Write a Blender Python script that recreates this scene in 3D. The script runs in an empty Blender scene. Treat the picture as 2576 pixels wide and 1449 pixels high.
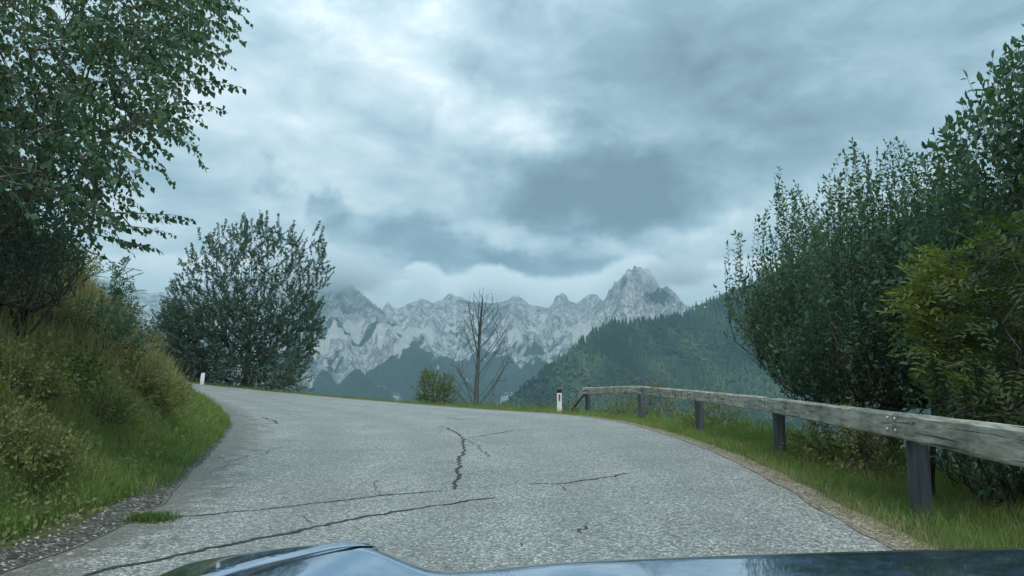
import bpy, math, random
import numpy as np
from mathutils import Matrix, Vector
R = math.radians
rng = np.random.default_rng(11)
random.seed(11)
scene = bpy.context.scene
COL = scene.collection

# ------------------------------------------------------------------ camera
CAMH, FPX, CU, CV, PITCH = 1.2, 2000.0, 1287.5, 724.5, R(6.43)
cam_d = bpy.data.cameras.new('camera')
cam_d.sensor_width = 36.0
cam_d.lens = 36.0 * FPX / 2575.0
cam_d.clip_start = 0.05
cam_d.clip_end = 60000
cam = bpy.data.objects.new('camera', cam_d)
COL.objects.link(cam)
cam.location = (0, 0, CAMH)
cam.rotation_euler = (math.pi / 2 + PITCH, 0, 0)
scene.camera = cam

def sight(u, v):
    """horizontal and vertical slope (per metre of depth) of the survey ray through u, v"""
    s = (CV - v) / FPX
    c, sn = math.cos(PITCH), math.sin(PITCH)
    y = c - s * sn
    return (u - CU) / FPX / y, (sn + s * c) / y
def at(u, v, Y):
    a, b = sight(u, v)
    return np.array([a * Y, Y, CAMH + b * Y])

# ------------------------------------------------------------------ world, sun, exposure
SUN_EL, SUN_AZ = R(52), R(174)          # azimuth measured from +Y towards +X
W = bpy.data.worlds.new('World'); scene.world = W; W.use_nodes = True
nt = W.node_tree; nt.nodes.clear()

class NB:
    """tiny node builder"""
    def __init__(s, tree): s.t = tree
    def n(s, typ, ins=None, **props):
        nd = s.t.nodes.new(typ)
        for k, v in props.items(): setattr(nd, k, v)
        for k, v in (ins or {}).items():
            sock = nd.inputs[k]
            if isinstance(v, bpy.types.NodeSocket): s.t.links.new(v, sock)
            else: sock.default_value = v
        return nd
    def m(s, op, a, b=None, c=None, clamp=False):
        ins = {0: a}
        if b is not None: ins[1] = b
        if c is not None: ins[2] = c
        nd = s.n('ShaderNodeMath', ins, operation=op); nd.use_clamp = clamp
        return nd.outputs[0]
    def ramp(s, fac, stops, interp='LINEAR'):
        nd = s.n('ShaderNodeValToRGB', {0: fac})
        cr = nd.color_ramp; cr.interpolation = interp
        while len(cr.elements) > 1: cr.elements.remove(cr.elements[-1])
        for i, (p, c) in enumerate(stops):
            e = cr.elements[0] if i == 0 else cr.elements.new(p)
            e.position = p
            e.color = (c, c, c, 1) if isinstance(c, (int, float)) else (*c, 1)
        return nd.outputs[0]
    def noise(s, vec, scale, detail=5, rough=.55, dist=0., dim='3D'):
        return s.n('ShaderNodeTexNoise', {'Vector': vec, 'Scale': scale, 'Detail': detail, 'Roughness': rough, 'Distortion': dist}, noise_dimensions=dim)
    def mix(s, fac, a, b, blend='MIX'):
        nd = s.n('ShaderNodeMix', None, data_type='RGBA', blend_type=blend)
        for i, v in ((0, fac), (6, a), (7, b)):
            if isinstance(v, bpy.types.NodeSocket): s.t.links.new(v, nd.inputs[i])
            else: nd.inputs[i].default_value = (*v, 1) if isinstance(v, tuple) and len(v) == 3 else v
        return nd.outputs[2]
    def maprange(s, v, a, b, c=0., d=1., kind='SMOOTHSTEP'):
        return s.n('ShaderNodeMapRange', {0: v, 1: a, 2: b, 3: c, 4: d}, interpolation_type=kind).outputs[0]
    def link(s, a, b): s.t.links.new(a, b)

w = NB(nt)
tc = w.n('ShaderNodeTexCoord').outputs['Generated']
sp = w.n('ShaderNodeSeparateXYZ', {0: tc})
X, Y, Z = sp.outputs
horiz = w.m('SQRT', w.m('ADD', w.m('MULTIPLY', X, X), w.m('MULTIPLY', Y, Y)))
az0 = w.m('ARCTAN2', X, Y)
el0 = w.m('ARCTAN2', Z, horiz)
wn = w.noise(tc, 5.0, 5, .6)
wsep = w.n('ShaderNodeSeparateColor', {0: wn.outputs['Color']})
wn2 = w.noise(tc, 16.0, 5, .6)
wsep2 = w.n('ShaderNodeSeparateColor', {0: wn2.outputs['Color']})
az = w.m('ADD', w.m('MULTIPLY_ADD', w.m('SUBTRACT', wsep.outputs[0], .5), .18, az0), w.m('MULTIPLY', w.m('SUBTRACT', wsep2.outputs[0], .5), .11))
el = w.m('ADD', w.m('MULTIPLY_ADD', w.m('SUBTRACT', wsep.outputs[1], .5), .10, el0), w.m('MULTIPLY', w.m('SUBTRACT', wsep2.outputs[1], .5), .075))
# cloud deck: noise on a plane overhead, squeezed towards the horizon
den = w.m('ADD', w.m('ABSOLUTE', Z), .22)
pl = w.n('ShaderNodeCombineXYZ', {0: w.m('DIVIDE', X, den), 1: w.m('DIVIDE', Y, den), 2: 0.0}).outputs[0]
deck = w.noise(pl, 1.5, 7, .52, .6).outputs[0]
deck2 = w.noise(pl, 5.0, 6, .55, .3).outputs[0]
val = w.m('MULTIPLY_ADD', w.m('SUBTRACT', deck, .5), .75, .50)
val = w.m('MULTIPLY_ADD', w.m('SUBTRACT', deck2, .5), .50, val)
puff = w.noise(w.n('ShaderNodeMapping', {0: tc, 3: (1., 1., 2.0)}).outputs[0], 7.5, 10, .62, .6).outputs[0]
val = w.m('MULTIPLY_ADD', w.m('SUBTRACT', puff, .5), .72, val)
def azel(u, v):
    a, b = sight(u, v)
    return math.atan(a), math.atan2(b, math.hypot(1, a))
def cloud(u, v, ru, rv, wt, tilt=0.0, hard=1.0):
    """one cloud of the deck: centre, half sizes, lighter (+) or darker (-)"""
    global val
    a0, e0 = azel(u, v)
    da = w.m('SUBTRACT', az, a0); de = w.m('SUBTRACT', el, e0)
    ct, st = math.cos(tilt), math.sin(tilt)
    p = w.m('ADD', w.m('MULTIPLY', da, ct), w.m('MULTIPLY', de, st))
    q = w.m('SUBTRACT', w.m('MULTIPLY', de, ct), w.m('MULTIPLY', da, st))
    p = w.m('DIVIDE', p, ru / FPX); q = w.m('DIVIDE', q, rv / FPX)
    r2 = w.m('ADD', w.m('MULTIPLY', p, p), w.m('MULTIPLY', q, q))
    if hard != 1.0: r2 = w.m('POWER', r2, hard)
    g = w.m('EXPONENT', w.m('MULTIPLY', r2, -1.0))
    val = w.m('MULTIPLY_ADD', g, wt, val)
cloud(740, 260, 520, 330, .16)                     # broad bright region on the left
cloud(1180, 270, 340, 66, .27, -.55, 1.2)               # bright torn band
cloud(1330, 330, 110, 60, .10, -.5)
cloud(860, 110, 260, 60, .18, -.6)
cloud(1075, 45, 90, 60, .22)
cloud(1880, 210, 680, 280, -.29)                   # heavy grey mass upper right
cloud(1490, 480, 260, 95, -.42, .0, 2.2)           # dark cloud in the middle
cloud(1640, 520, 190, 70, -.12)
cloud(845, 538, 56, 40, -.34, 0, 1.8)
cloud(715, 465, 50, 34, -.24, 0, 1.8)
cloud(1100, 628, 200, 44, -.34, -.08, 1.8)
cloud(1370, 655, 230, 34, -.26, .05, 1.6)
cloud(1820, 555, 190, 55, .30, .15)
cloud(1580, 620, 170, 30, .16)
cloud(1250, 590, 120, 30, .14)
cloud(1000, 440, 220, 40, .10, -.3)
# bank of cloud lying behind the main ridge: its upper rim follows az
rim = [(560, 640), (760, 610), (900, 650), (985, 682), (1045, 664), (1090, 668), (1125, 688), (1230, 664), (1300, 675), (1375, 696), (1480, 684), (1560, 652), (1620, 640), (1690, 664), (1850, 650)]
A0, A1, E0, E1 = -.6, .6, 0.0, .25
fc = w.n('ShaderNodeFloatCurve', {'Value': w.m('DIVIDE', w.m('SUBTRACT', w.m('MULTIPLY_ADD', w.m('SUBTRACT', wsep2.outputs[2], .5), .03, az0), A0), A1 - A0)})
cv = fc.mapping.curves[0]
pts = [((a - A0) / (A1 - A0), (e - E0) / (E1 - E0)) for a, e in (azel(*p) for p in rim)]
cv.points[0].location = (0, pts[0][1]); cv.points[1].location = (1, pts[-1][1])
for p in pts: cv.points.new(*p)
fc.mapping.update()
top = w.m('MULTIPLY_ADD', fc.outputs[0], E1 - E0, E0)
dep = w.m('ADD', w.m('SUBTRACT', top, el0), w.m('ADD', w.m('MULTIPLY', w.m('SUBTRACT', wsep2.outputs[1], .5), .022), w.m('MULTIPLY', w.m('SUBTRACT', w.noise(tc, 45.0, 6, .65).outputs[0], .5), .016)))
inb = w.maprange(dep, -.005, .006)
front = w.maprange(Y, .55, .75)
inb = w.m('MULTIPLY', inb, front)
bankv = w.m('MULTIPLY_ADD', w.maprange(dep, .003, .05), -.24, .83)
bankv = w.m('MULTIPLY_ADD', w.m('SUBTRACT', wn2.outputs[0], .5), .22, bankv)
val = w.m('ADD', w.m('MULTIPLY', val, w.m('SUBTRACT', 1.0, inb)), w.m('MULTIPLY', bankv, inb))
ccol = w.ramp(val, [(0.0, (.125, .193, .240)), (.28, (.212, .322, .385)), (.5, (.335, .464, .534)), (.75, (.530, .645, .698)), (1.0, (.86, .91, .925))])
lum = w.m('MULTIPLY', w.m('MULTIPLY_ADD', w.m('MAXIMUM', Z, 0.0), 1.2, 1.0), .79)      # overcast sky: brighter towards the zenith
ccol = w.mix(1.0, ccol, w.n('ShaderNodeCombineColor', {0: lum, 1: lum, 2: lum}).outputs[0], 'MULTIPLY')
sky = w.n('ShaderNodeTexSky', None, sky_type='NISHITA')
sky.sun_disc = False; sky.sun_elevation = SUN_EL; sky.sun_rotation = SUN_AZ
bg_sky = w.n('ShaderNodeBackground', {0: sky.outputs[0], 1: .08})
bg_cl = w.n('ShaderNodeBackground', {0: ccol, 1: 1.0})
msh = w.n('ShaderNodeMixShader', {0: .95, 1: bg_sky.outputs[0], 2: bg_cl.outputs[0]})
w.link(msh.outputs[0], w.n('ShaderNodeOutputWorld').inputs[0])
W.cycles.sampling_method = 'MANUAL'; W.cycles.sample_map_resolution = 512

sun_d = bpy.data.lights.new('sun', 'SUN')
sun_d.energy = 1.5; sun_d.angle = R(22); sun_d.color = (1.0, .97, .92)
sun = bpy.data.objects.new('sun', sun_d); COL.objects.link(sun)
sdir = Vector((math.sin(SUN_AZ) * math.cos(SUN_EL), math.cos(SUN_AZ) * math.cos(SUN_EL), math.sin(SUN_EL)))
sun.rotation_euler = sdir.to_track_quat('Z', 'Y').to_euler()
sun.location = (0, 0, 60)

vs = scene.view_settings
vs.view_transform = 'Standard'; vs.look = 'None'; vs.exposure = 0.44; vs.gamma = 1.0; vs.use_curve_mapping = False
scene.render.engine = 'CYCLES'
cy = scene.cycles
cy.use_denoising = True
cy.max_bounces = 6; cy.diffuse_bounces = 3; cy.glossy_bounces = 3; cy.transmission_bounces = 4; cy.transparent_max_bounces = 8
cy.volume_bounces = 3
cy.volume_step_rate = 1.0; cy.volume_max_steps = 128
cy.caustics_reflective = False; cy.caustics_refractive = False

# ------------------------------------------------------------------ helpers: objects and meshes
def tag(o, label=None, cat=None, group=None, kind=None):
    if label: o['label'] = label
    if cat: o['category'] = cat
    if group: o['group'] = group
    if kind: o['kind'] = kind
    return o
def empty(name, loc, label=None, cat=None, group=None):
    o = bpy.data.objects.new(name, None); COL.objects.link(o)
    o.location = loc; o.empty_display_size = .2
    return tag(o, label, cat, group)
def link(name, me, parent=None, mat=None):
    o = bpy.data.objects.new(name, me); COL.objects.link(o)
    if parent is not None: o.parent = parent
    if mat is not None and not me.materials: me.materials.append(mat)
    return o
def mesh_np(name, verts, faces, mat=None, attrs=None, smooth=False):
    """faces: (n,k) int array, or a list of such arrays"""
    verts = np.asarray(verts, dtype=np.float32)
    fl = faces if isinstance(faces, list) else [faces]
    fl = [np.asarray(f, dtype=np.int32) for f in fl if len(f)]
    me = bpy.data.meshes.new(name)
    me.vertices.add(len(verts)); me.vertices.foreach_set('co', verts.ravel())
    loops = np.concatenate([f.ravel() for f in fl])
    sizes = np.concatenate([np.full(len(f), f.shape[1], dtype=np.int32) for f in fl])
    me.loops.add(len(loops)); me.loops.foreach_set('vertex_index', loops)
    me.polygons.add(len(sizes))
    me.polygons.foreach_set('loop_start', np.concatenate([[0], np.cumsum(sizes)[:-1]]).astype(np.int32))
    if smooth: me.polygons.foreach_set('use_smooth', np.ones(len(sizes), dtype=bool))
    me.update(calc_edges=True)
    for k, v in (attrs or {}).items():
        a = me.attributes.new(k, 'FLOAT', 'POINT'); a.data.foreach_set('value', np.asarray(v, dtype=np.float32))
    if mat: me.materials.append(mat)
    return me
def grid_faces(nr, nc):
    i = np.arange(nr - 1)[:, None] * nc + np.arange(nc - 1)[None, :]
    return np.stack([i, i + 1, i + nc + 1, i + nc], -1).reshape(-1, 4)
def box_data(sx, sy, sz, bev=0.0):
    """box centred on the origin with chamfered edges running along x"""
    b = bev
    prof = [(-sy + b, -sz), (sy - b, -sz), (sy, -sz + b), (sy, sz - b), (sy - b, sz), (-sy + b, sz), (-sy, sz - b), (-sy, -sz + b)] if b else [(-sy, -sz), (sy, -sz), (sy, sz), (-sy, sz)]
    return prof
def prism(name, prof, x0, x1, mat, nx=1, wob=0.0, seed=0, axis='x', smooth=False):
    """a profile (list of 2D points) swept along an axis, with capped ends"""
    k = len(prof); rr = np.random.default_rng(seed)
    xs = np.linspace(x0, x1, nx + 1); V = []
    for x in xs:
        for a, b in prof: V.append((x, a, b))
    V = np.array(V, dtype=float)
    if wob: V[:, 1:] += rr.normal(0, wob, (len(V), 2))
    F = []
    for i in range(nx):
        for j in range(k):
            F.append((i * k + j, i * k + (j + 1) % k, (i + 1) * k + (j + 1) % k, (i + 1) * k + j))
    me = bpy.data.meshes.new(name)
    if axis == 'z': V = V[:, [1, 2, 0]]
    if axis == 'y': V = V[:, [1, 0, 2]] * np.array([-1, 1, 1])
    me.from_pydata(V.tolist(), [], F + [tuple(range(k - 1, -1, -1)), tuple(nx * k + j for j in range(k))])
    if smooth:
        for p in me.polygons:
            if len(p.vertices) == 4: p.use_smooth = True
    me.update()
    if mat: me.materials.append(mat)
    return me
def circle(r, n, ph=0.0): return [(r * math.cos(ph + 2 * math.pi * i / n), r * math.sin(ph + 2 * math.pi * i / n)) for i in range(n)]

# numpy gradient noise
_perm = np.random.default_rng(5).permutation(512)
_perm = np.concatenate([_perm, _perm, _perm])
_ang = np.random.default_rng(6).uniform(0, 2 * np.pi, 512)
_gx, _gy = np.cos(_ang), np.sin(_ang)
def pn(x, y):
    xi = np.floor(x).astype(int); yi = np.floor(y).astype(int); xf = x - xi; yf = y - yi
    xi &= 511; yi &= 511
    def g(ix, iy, fx, fy):
        h = _perm[(_perm[ix & 511] + iy) & 511]
        return _gx[h] * fx + _gy[h] * fy
    u = xf ** 3 * (xf * (xf * 6 - 15) + 10); v = yf ** 3 * (yf * (yf * 6 - 15) + 10)
    a = g(xi, yi, xf, yf); b = g(xi + 1, yi, xf - 1, yf); c = g(xi, yi + 1, xf, yf - 1); d = g(xi + 1, yi + 1, xf - 1, yf - 1)
    return (a + u * (b - a)) * (1 - v) + (c + u * (d - c)) * v
def fbm(x, y, o=5, g=.5):
    s = 0; a = 1.0
    for i in range(o): s = s + a * pn(x * 2 ** i + 17.3 * i, y * 2 ** i + 9.1 * i); a *= g
    return s
def ridged(x, y, o=5, g=.5):
    s = 0; a = 1.0; wgt = 1.0
    for i in range(o):
        n = (1 - np.abs(pn(x * 2 ** i + 31.7 * i, y * 2 ** i + 3.3 * i)) * 1.6) ** 2 * wgt
        s = s + a * n; wgt = np.clip(n * 1.5, 0, 1); a *= g
    return s
def sstep(a, b, x):
    t = np.clip((x - a) / (b - a), 0, 1); return t * t * (3 - 2 * t)

# ------------------------------------------------------------------ materials
def material(name, build):
    m = bpy.data.materials.new(name); m.use_nodes = True
    m.node_tree.nodes.clear(); b = NB(m.node_tree)
    out = b.n('ShaderNodeOutputMaterial')
    build(b, out)
    return m
def principled(b, out, col, rough=.8, bump=None, strength=.3, dist=.01, spec=.3, metallic=0.0, **kw):
    ins = {'Base Color': col if isinstance(col, bpy.types.NodeSocket) else (*col, 1), 'Roughness': rough, 'Specular IOR Level': spec, 'Metallic': metallic}
    p = b.n('ShaderNodeBsdfPrincipled', ins)
    for k, v in kw.items(): p.inputs[k].default_value = v
    if bump is not None:
        bm = b.n('ShaderNodeBump', {'Height': bump, 'Strength': strength, 'Distance': dist})
        b.link(bm.outputs[0], p.inputs['Normal'])
    b.link(p.outputs[0], out.inputs[0])
    return p
def leaf_mat(name, stops, trans=.3, rough=.55, spec=.35):
    def bld(b, out):
        t = b.n('ShaderNodeAttribute', None, attribute_name='tint').outputs['Fac']
        oi = b.n('ShaderNodeObjectInfo').outputs['Random']
        t2 = b.m('ADD', t, b.m('MULTIPLY', b.m('SUBTRACT', oi, .5), .12), clamp=True)
        c = b.ramp(t2, stops)
        p = b.n('ShaderNodeBsdfPrincipled', {'Base Color': c, 'Roughness': rough, 'Specular IOR Level': spec})
        tr = b.n('ShaderNodeBsdfTranslucent', {'Color': b.mix(1.0, c, (1.0, 1.12, .55), 'MULTIPLY')})
        mx = b.n('ShaderNodeMixShader', {0: trans, 1: p.outputs[0], 2: tr.outputs[0]})
        b.link(mx.outputs[0], out.inputs[0])
    return material(name, bld)
def objcoord(b): return b.n('ShaderNodeTexCoord').outputs['Object']

def m_asphalt(b, out):
    v = objcoord(b)
    vo = b.n('ShaderNodeTexVoronoi', {'Vector': v, 'Scale': 58.0, 'Randomness': 1.0}, feature='F1')
    cell = b.n('ShaderNodeSeparateColor', {0: vo.outputs['Color']})
    vo2 = b.n('ShaderNodeTexVoronoi', {'Vector': v, 'Scale': 21.0, 'Randomness': 1.0}, feature='F1')
    cell2 = b.n('ShaderNodeSeparateColor', {0: vo2.outputs['Color']})
    c = b.ramp(cell.outputs[0], [(0, (.095, .104, .097)), (.35, (.205, .213, .198)), (.7, (.325, .33, .30)), (.9, (.46, .46, .42)), (1.0, (.74, .73, .66))])
    edge = b.maprange(vo.outputs['Distance'], .012 * 48, .0165 * 48)
    c = b.mix(b.m('MULTIPLY', edge, .75), c, (.075, .082, .08))
    big = b.m('GREATER_THAN', cell2.outputs[1], .86)
    big = b.m('MULTIPLY', big, b.maprange(vo2.outputs['Distance'], .30, .40, 1, 0))
    c = b.mix(b.m('MULTIPLY', big, .75), c, b.ramp(cell2.outputs[0], [(0, (.26, .27, .25)), (1, (.68, .67, .60))]))
    n1 = b.noise(v, .55, 5, .6).outputs[0]
    c = b.mix(1.0, c, b.ramp(n1, [(.25, .80), (.5, 1.0), (.75, 1.16)]), 'MULTIPLY')
    n2 = b.noise(b.n('ShaderNodeMapping', {0: v, 3: (2.2, .22, 1)}).outputs[0], 1.0, 4, .6).outputs[0]
    c = b.mix(1.0, c, b.ramp(n2, [(.3, .88), (.6, 1.05)]), 'MULTIPLY')
    lane = b.n('ShaderNodeAttribute', None, attribute_name='track').outputs['Fac']
    lane = b.m('MULTIPLY', lane, b.maprange(n2, .3, .65, .5, 1.0))
    c = b.mix(b.m('MULTIPLY', lane, .34), c, (.12, .127, .122))
    stain = b.maprange(b.noise(v, .9, 6, .7, 1.2).outputs[0], .60, .70)
    c = b.mix(b.m('MULTIPLY', stain, .30), c, (.10, .105, .10))
    dirt = b.n('ShaderNodeAttribute', None, attribute_name='dirt').outputs['Fac']
    dn = b.maprange(b.m('ADD', dirt, b.m('MULTIPLY', b.m('SUBTRACT', b.noise(v, 3.5, 5, .65).outputs[0], .5), 1.3)), .35, .75)
    c = b.mix(b.m('MULTIPLY', dn, .7), c, (.085, .078, .055))
    h = b.m('ADD', b.m('MULTIPLY', b.m('SUBTRACT', 1.0, vo.outputs['Distance']), .6), b.m('MULTIPLY', big, .5))
    principled(b, out, c, .58, h, .5, .012, .5)
M_ROAD = material('asphalt', m_asphalt)
M_CRACK = material('crack_filling', lambda b, o: principled(b, o, b.ramp(b.noise(objcoord(b), 30, 4).outputs[0], [(.3, (.020, .021, .019)), (.7, (.085, .085, .072))]), .95))
def m_soil(b, out):
    v = objcoord(b)
    n = b.noise(v, 2.0, 6, .65).outputs[0]; n2 = b.noise(v, 14, 5, .6).outputs[0]
    c = b.ramp(n, [(.3, (.060, .060, .034)), (.5, (.085, .092, .045)), (.7, (.12, .115, .066))])
    far = b.n('ShaderNodeSeparateXYZ', {0: v}).outputs[1]
    c = b.mix(b.maprange(far, 60., 160.), c, b.ramp(b.noise(v, .02, 6, .6).outputs[0], [(.35, (.025, .045, .02)), (.65, (.05, .075, .03))]))
    principled(b, out, c, .95, n2, .7, .03, .1)
M_SOIL = material('bank_soil', m_soil)
def m_gravel(b, out):
    v = objcoord(b)
    vo = b.n('ShaderNodeTexVoronoi', {'Vector': v, 'Scale': 60.0})
    cc = b.n('ShaderNodeSeparateColor', {0: vo.outputs['Color']}).outputs[0]
    c = b.ramp(cc, [(0, (.10, .080, .055)), (.5, (.23, .19, .135)), (.85, (.32, .275, .20)), (1, (.5, .46, .38))])
    c = b.mix(1.0, c, b.ramp(b.noise(v, 4, 5).outputs[0], [(.3, .7), (.7, 1.15)]), 'MULTIPLY')
    principled(b, out, c, .9, vo.outputs['Distance'], .6, .01, .2)
M_GRAVEL = material('tan_grit', m_gravel)
def m_grit_dark(b, out):
    v = objcoord(b)
    vo = b.n('ShaderNodeTexVoronoi', {'Vector': v, 'Scale': 45.0})
    cc = b.n('ShaderNodeSeparateColor', {0: vo.outputs['Color']}).outputs[0]
    c = b.ramp(cc, [(0, (.03, .03, .025)), (.6, (.085, .085, .07)), (.92, (.16, .16, .14)), (1, (.45, .45, .4))])
    principled(b, out, c, .9, vo.outputs['Distance'], .6, .012, .2)
M_GRIT = material('dark_grit', m_grit_dark)
M_STONE = material('pale_stone', lambda b, o: principled(b, o, b.ramp(b.noise(objcoord(b), 25, 5).outputs[0], [(.3, (.22, .22, .20)), (.7, (.48, .47, .43))]), .85))

def m_wood(b, out):
    v = objcoord(b)
    oi = b.n('ShaderNodeObjectInfo').outputs['Random']
    off = b.n('ShaderNodeCombineXYZ', {0: b.m('MULTIPLY', oi, 40.0), 1: b.m('MULTIPLY', oi, 13.0), 2: b.m('MULTIPLY', oi, 7.0)}).outputs[0]
    v2 = b.n('ShaderNodeVectorMath', {0: v, 1: off}, operation='ADD').outputs[0]
    mp = b.n('ShaderNodeMapping', {0: v2, 3: (1.1, 10.0, 10.0)}).outputs[0]
    g = b.noise(mp, 2.2, 6, .62, .8).outputs[0]
    mp2 = b.n('ShaderNodeMapping', {0: v2, 3: (.35, 16.0, 16.0)}).outputs[0]
    g2 = b.noise(mp2, 2.0, 4, .5, .4).outputs[0]
    blot = b.noise(v2, 1.6, 5, .6).outputs[0]
    c = b.ramp(g, [(.28, (.15, .145, .12)), (.45, (.33, .32, .275)), (.6, (.47, .46, .40)), (.78, (.62, .61, .54))])
    c = b.mix(1.0, c, b.ramp(blot, [(.32, (.55, .56, .55)), (.5, (.95, .95, .92)), (.68, (1.25, 1.25, 1.2))]), 'MULTIPLY')
    crack = b.maprange(g2, .335, .375, 1, 0)
    c = b.mix(b.m('MULTIPLY', crack, .85), c, (.022, .020, .016))
    kn = b.n('ShaderNodeTexVoronoi', {'Vector': b.n('ShaderNodeMapping', {0: v2, 3: (1.0, 3.2, 3.2)}).outputs[0], 'Scale': 1.5}).outputs['Distance']
    c = b.mix(b.maprange(kn, .05, .10, .8, 0), c, (.05, .042, .032))
    grn = b.maprange(b.noise(v2, 3.0, 4).outputs[0], .58, .7)
    c = b.mix(b.m('MULTIPLY', grn, .35), c, (.10, .12, .055))
    h = b.m('SUBTRACT', b.m('MULTIPLY', g, .6), crack)
    principled(b, out, c, .85, h, .6, .006, .2)
M_WOOD = material('weathered_wood', m_wood)
def m_post(b, out):
    v = objcoord(b)
    mp = b.n('ShaderNodeMapping', {0: v, 3: (14., 14., .7)}).outputs[0]
    g = b.noise(mp, 1.6, 6, .62, .5).outputs[0]
    c = b.ramp(g, [(.3, (.05, .058, .068)), (.55, (.115, .13, .148)), (.75, (.21, .23, .25))])
    c = b.mix(b.maprange(b.noise(v, 5, 4).outputs[0], .5, .75, 0, .4), c, (.05, .065, .03))
    principled(b, out, c, .85, g, .8, .008, .2)
M_POST = material('dark_tarred_wood', m_post)
M_STEEL = material('bolt_steel', lambda b, o: principled(b, o, (.62, .64, .65), .35, metallic=.9, spec=.5))
def m_white(b, out):
    v = objcoord(b)
    n = b.noise(v, 6, 5, .65).outputs[0]
    z = b.n('ShaderNodeSeparateXYZ', {0: v}).outputs[2]
    c = b.ramp(n, [(.3, (.60, .62, .60)), (.55, (.82, .83, .82))])
    d = b.m('MULTIPLY', b.maprange(z, .0, .30, 1, 0), b.maprange(b.noise(v, 14, 5).outputs[0], .38, .62))
    c = b.mix(b.m('MULTIPLY', d, .7), c, (.18, .16, .11))
    principled(b, out, c, .5, spec=.4)
M_WHITE = material('white_plastic', m_white)
M_BLACK = material('black_plastic', lambda b, o: principled(b, o, b.ramp(b.noise(objcoord(b), 30, 4).outputs[0], [(.3, (.012, .014, .014)), (.7, (.03, .034, .033))]), .5))
M_RED = material('red_reflector', lambda b, o: principled(b, o, b.ramp(b.noise(objcoord(b), 60, 3).outputs[0], [(.3, (.36, .012, .03)), (.7, (.52, .03, .05))]), .3, spec=.6))
def bark(name, c0, c1, c2, sc=6.0):
    def bld(b, out):
        v = objcoord(b)
        g = b.noise(b.n('ShaderNodeMapping', {0: v, 3: (3., 3., .8)}).outputs[0], sc, 6, .65, .4).outputs[0]
        principled(b, out, b.ramp(g, [(.3, c0), (.52, c1), (.75, c2)]), .9, g, .7, .01, .15)
    return material(name, bld)
M_BARK = bark('grey_bark', (.035, .034, .030), (.075, .072, .062), (.13, .125, .11))
M_BIRCH = bark('birch_bark', (.05, .045, .04), (.18, .17, .15), (.36, .35, .32))
M_DEAD = bark('dead_bark', (.055, .060, .060), (.11, .118, .118), (.20, .21, .205))

M_LEAF_BIRCH = leaf_mat('birch_leaf', [(0, (.042, .094, .060)), (.5, (.078, .155, .090)), (.9, (.115, .195, .098)), (1, (.17, .18, .065))], .42)
M_LEAF_BEECH = leaf_mat('beech_leaf', [(0, (.060, .112, .100)), (.5, (.092, .160, .128)), (.85, (.130, .180, .130)), (1, (.17, .165, .11))], .4)
M_LEAF_SALLOW = leaf_mat('sallow_leaf', [(0, (.054, .108, .084)), (.5, (.092, .172, .114)), (.9, (.140, .218, .124)), (1, (.18, .23, .11))], .42)
M_LEAF_ASH = leaf_mat('ash_leaf', [(0, (.055, .090, .036)), (.5, (.115, .160, .050)), (.85, (.190, .230, .060)), (1, (.26, .27, .07))], .4)
M_LEAF_BRUSH = leaf_mat('brush_leaf', [(0, (.125, .155, .070)), (.45, (.225, .260, .100)), (.75, (.30, .305, .125)), (1, (.37, .33, .17))], .5)
M_LEAF_DRY = leaf_mat('dry_brush_leaf', [(0, (.140, .125, .078)), (.5, (.235, .205, .125)), (.8, (.225, .235, .105)), (1, (.36, .31, .19))], .5)
M_NEEDLE = leaf_mat('spruce_needle', [(0, (.010, .022, .016)), (.6, (.020, .040, .026)), (1, (.035, .058, .034))], .1)
M_GRASS = leaf_mat('grass_blade', [(0, (.085, .150, .044)), (.45, (.155, .245, .066)), (.75, (.225, .300, .090)), (.9, (.29, .29, .13)), (1, (.40, .36, .22))], .45, .6)
M_GRASS_DRY = leaf_mat('dry_grass_blade', [(0, (.130, .155, .070)), (.4, (.225, .215, .110)), (.75, (.33, .285, .17)), (1, (.46, .39, .26))], .5, .7)

# ------------------------------------------------------------------ the road and the ground
def zr(x):
    x = np.asarray(x, dtype=float)
    q = np.minimum(x, 0.0)
    return np.where(q > -22, .002 * q * q, .968 + np.minimum(.088 * (-22 - q), 2.2))
def hit(u, v):
    a, b = sight(u, v); Yv = 30.0
    lo, hi = 1.0, 120.0
    for _ in range(60):
        mid = (lo + hi) / 2
        if CAMH + b * mid > float(zr(a * mid)): lo = mid
        else: hi = mid
    return (a * lo, lo)
Lpx = [(300, 1335), (400, 1268), (480, 1185), (560, 1105), (585, 1068), (572, 1045), (530, 1012), (478, 985)]
Rpx = [(2240, 1372), (2000, 1232), (1800, 1132), (1650, 1083), (1550, 1058), (1430, 1043), (1280, 1034), (1100, 1021), (950, 1009), (800, 996), (650, 981), (500, 966)]
Ledge = [(-3.3, -20), (-3.15, 0)] + [hit(*p) for p in Lpx] + [(-24, 43.2), (-32, 45.6), (-44, 47), (-70, 47)]
Redge = [(2.5, -20), (2.6, 0)] + [hit(*p) for p in Rpx] + [(-27, 55.5), (-42, 59), (-70, 60)]
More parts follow.
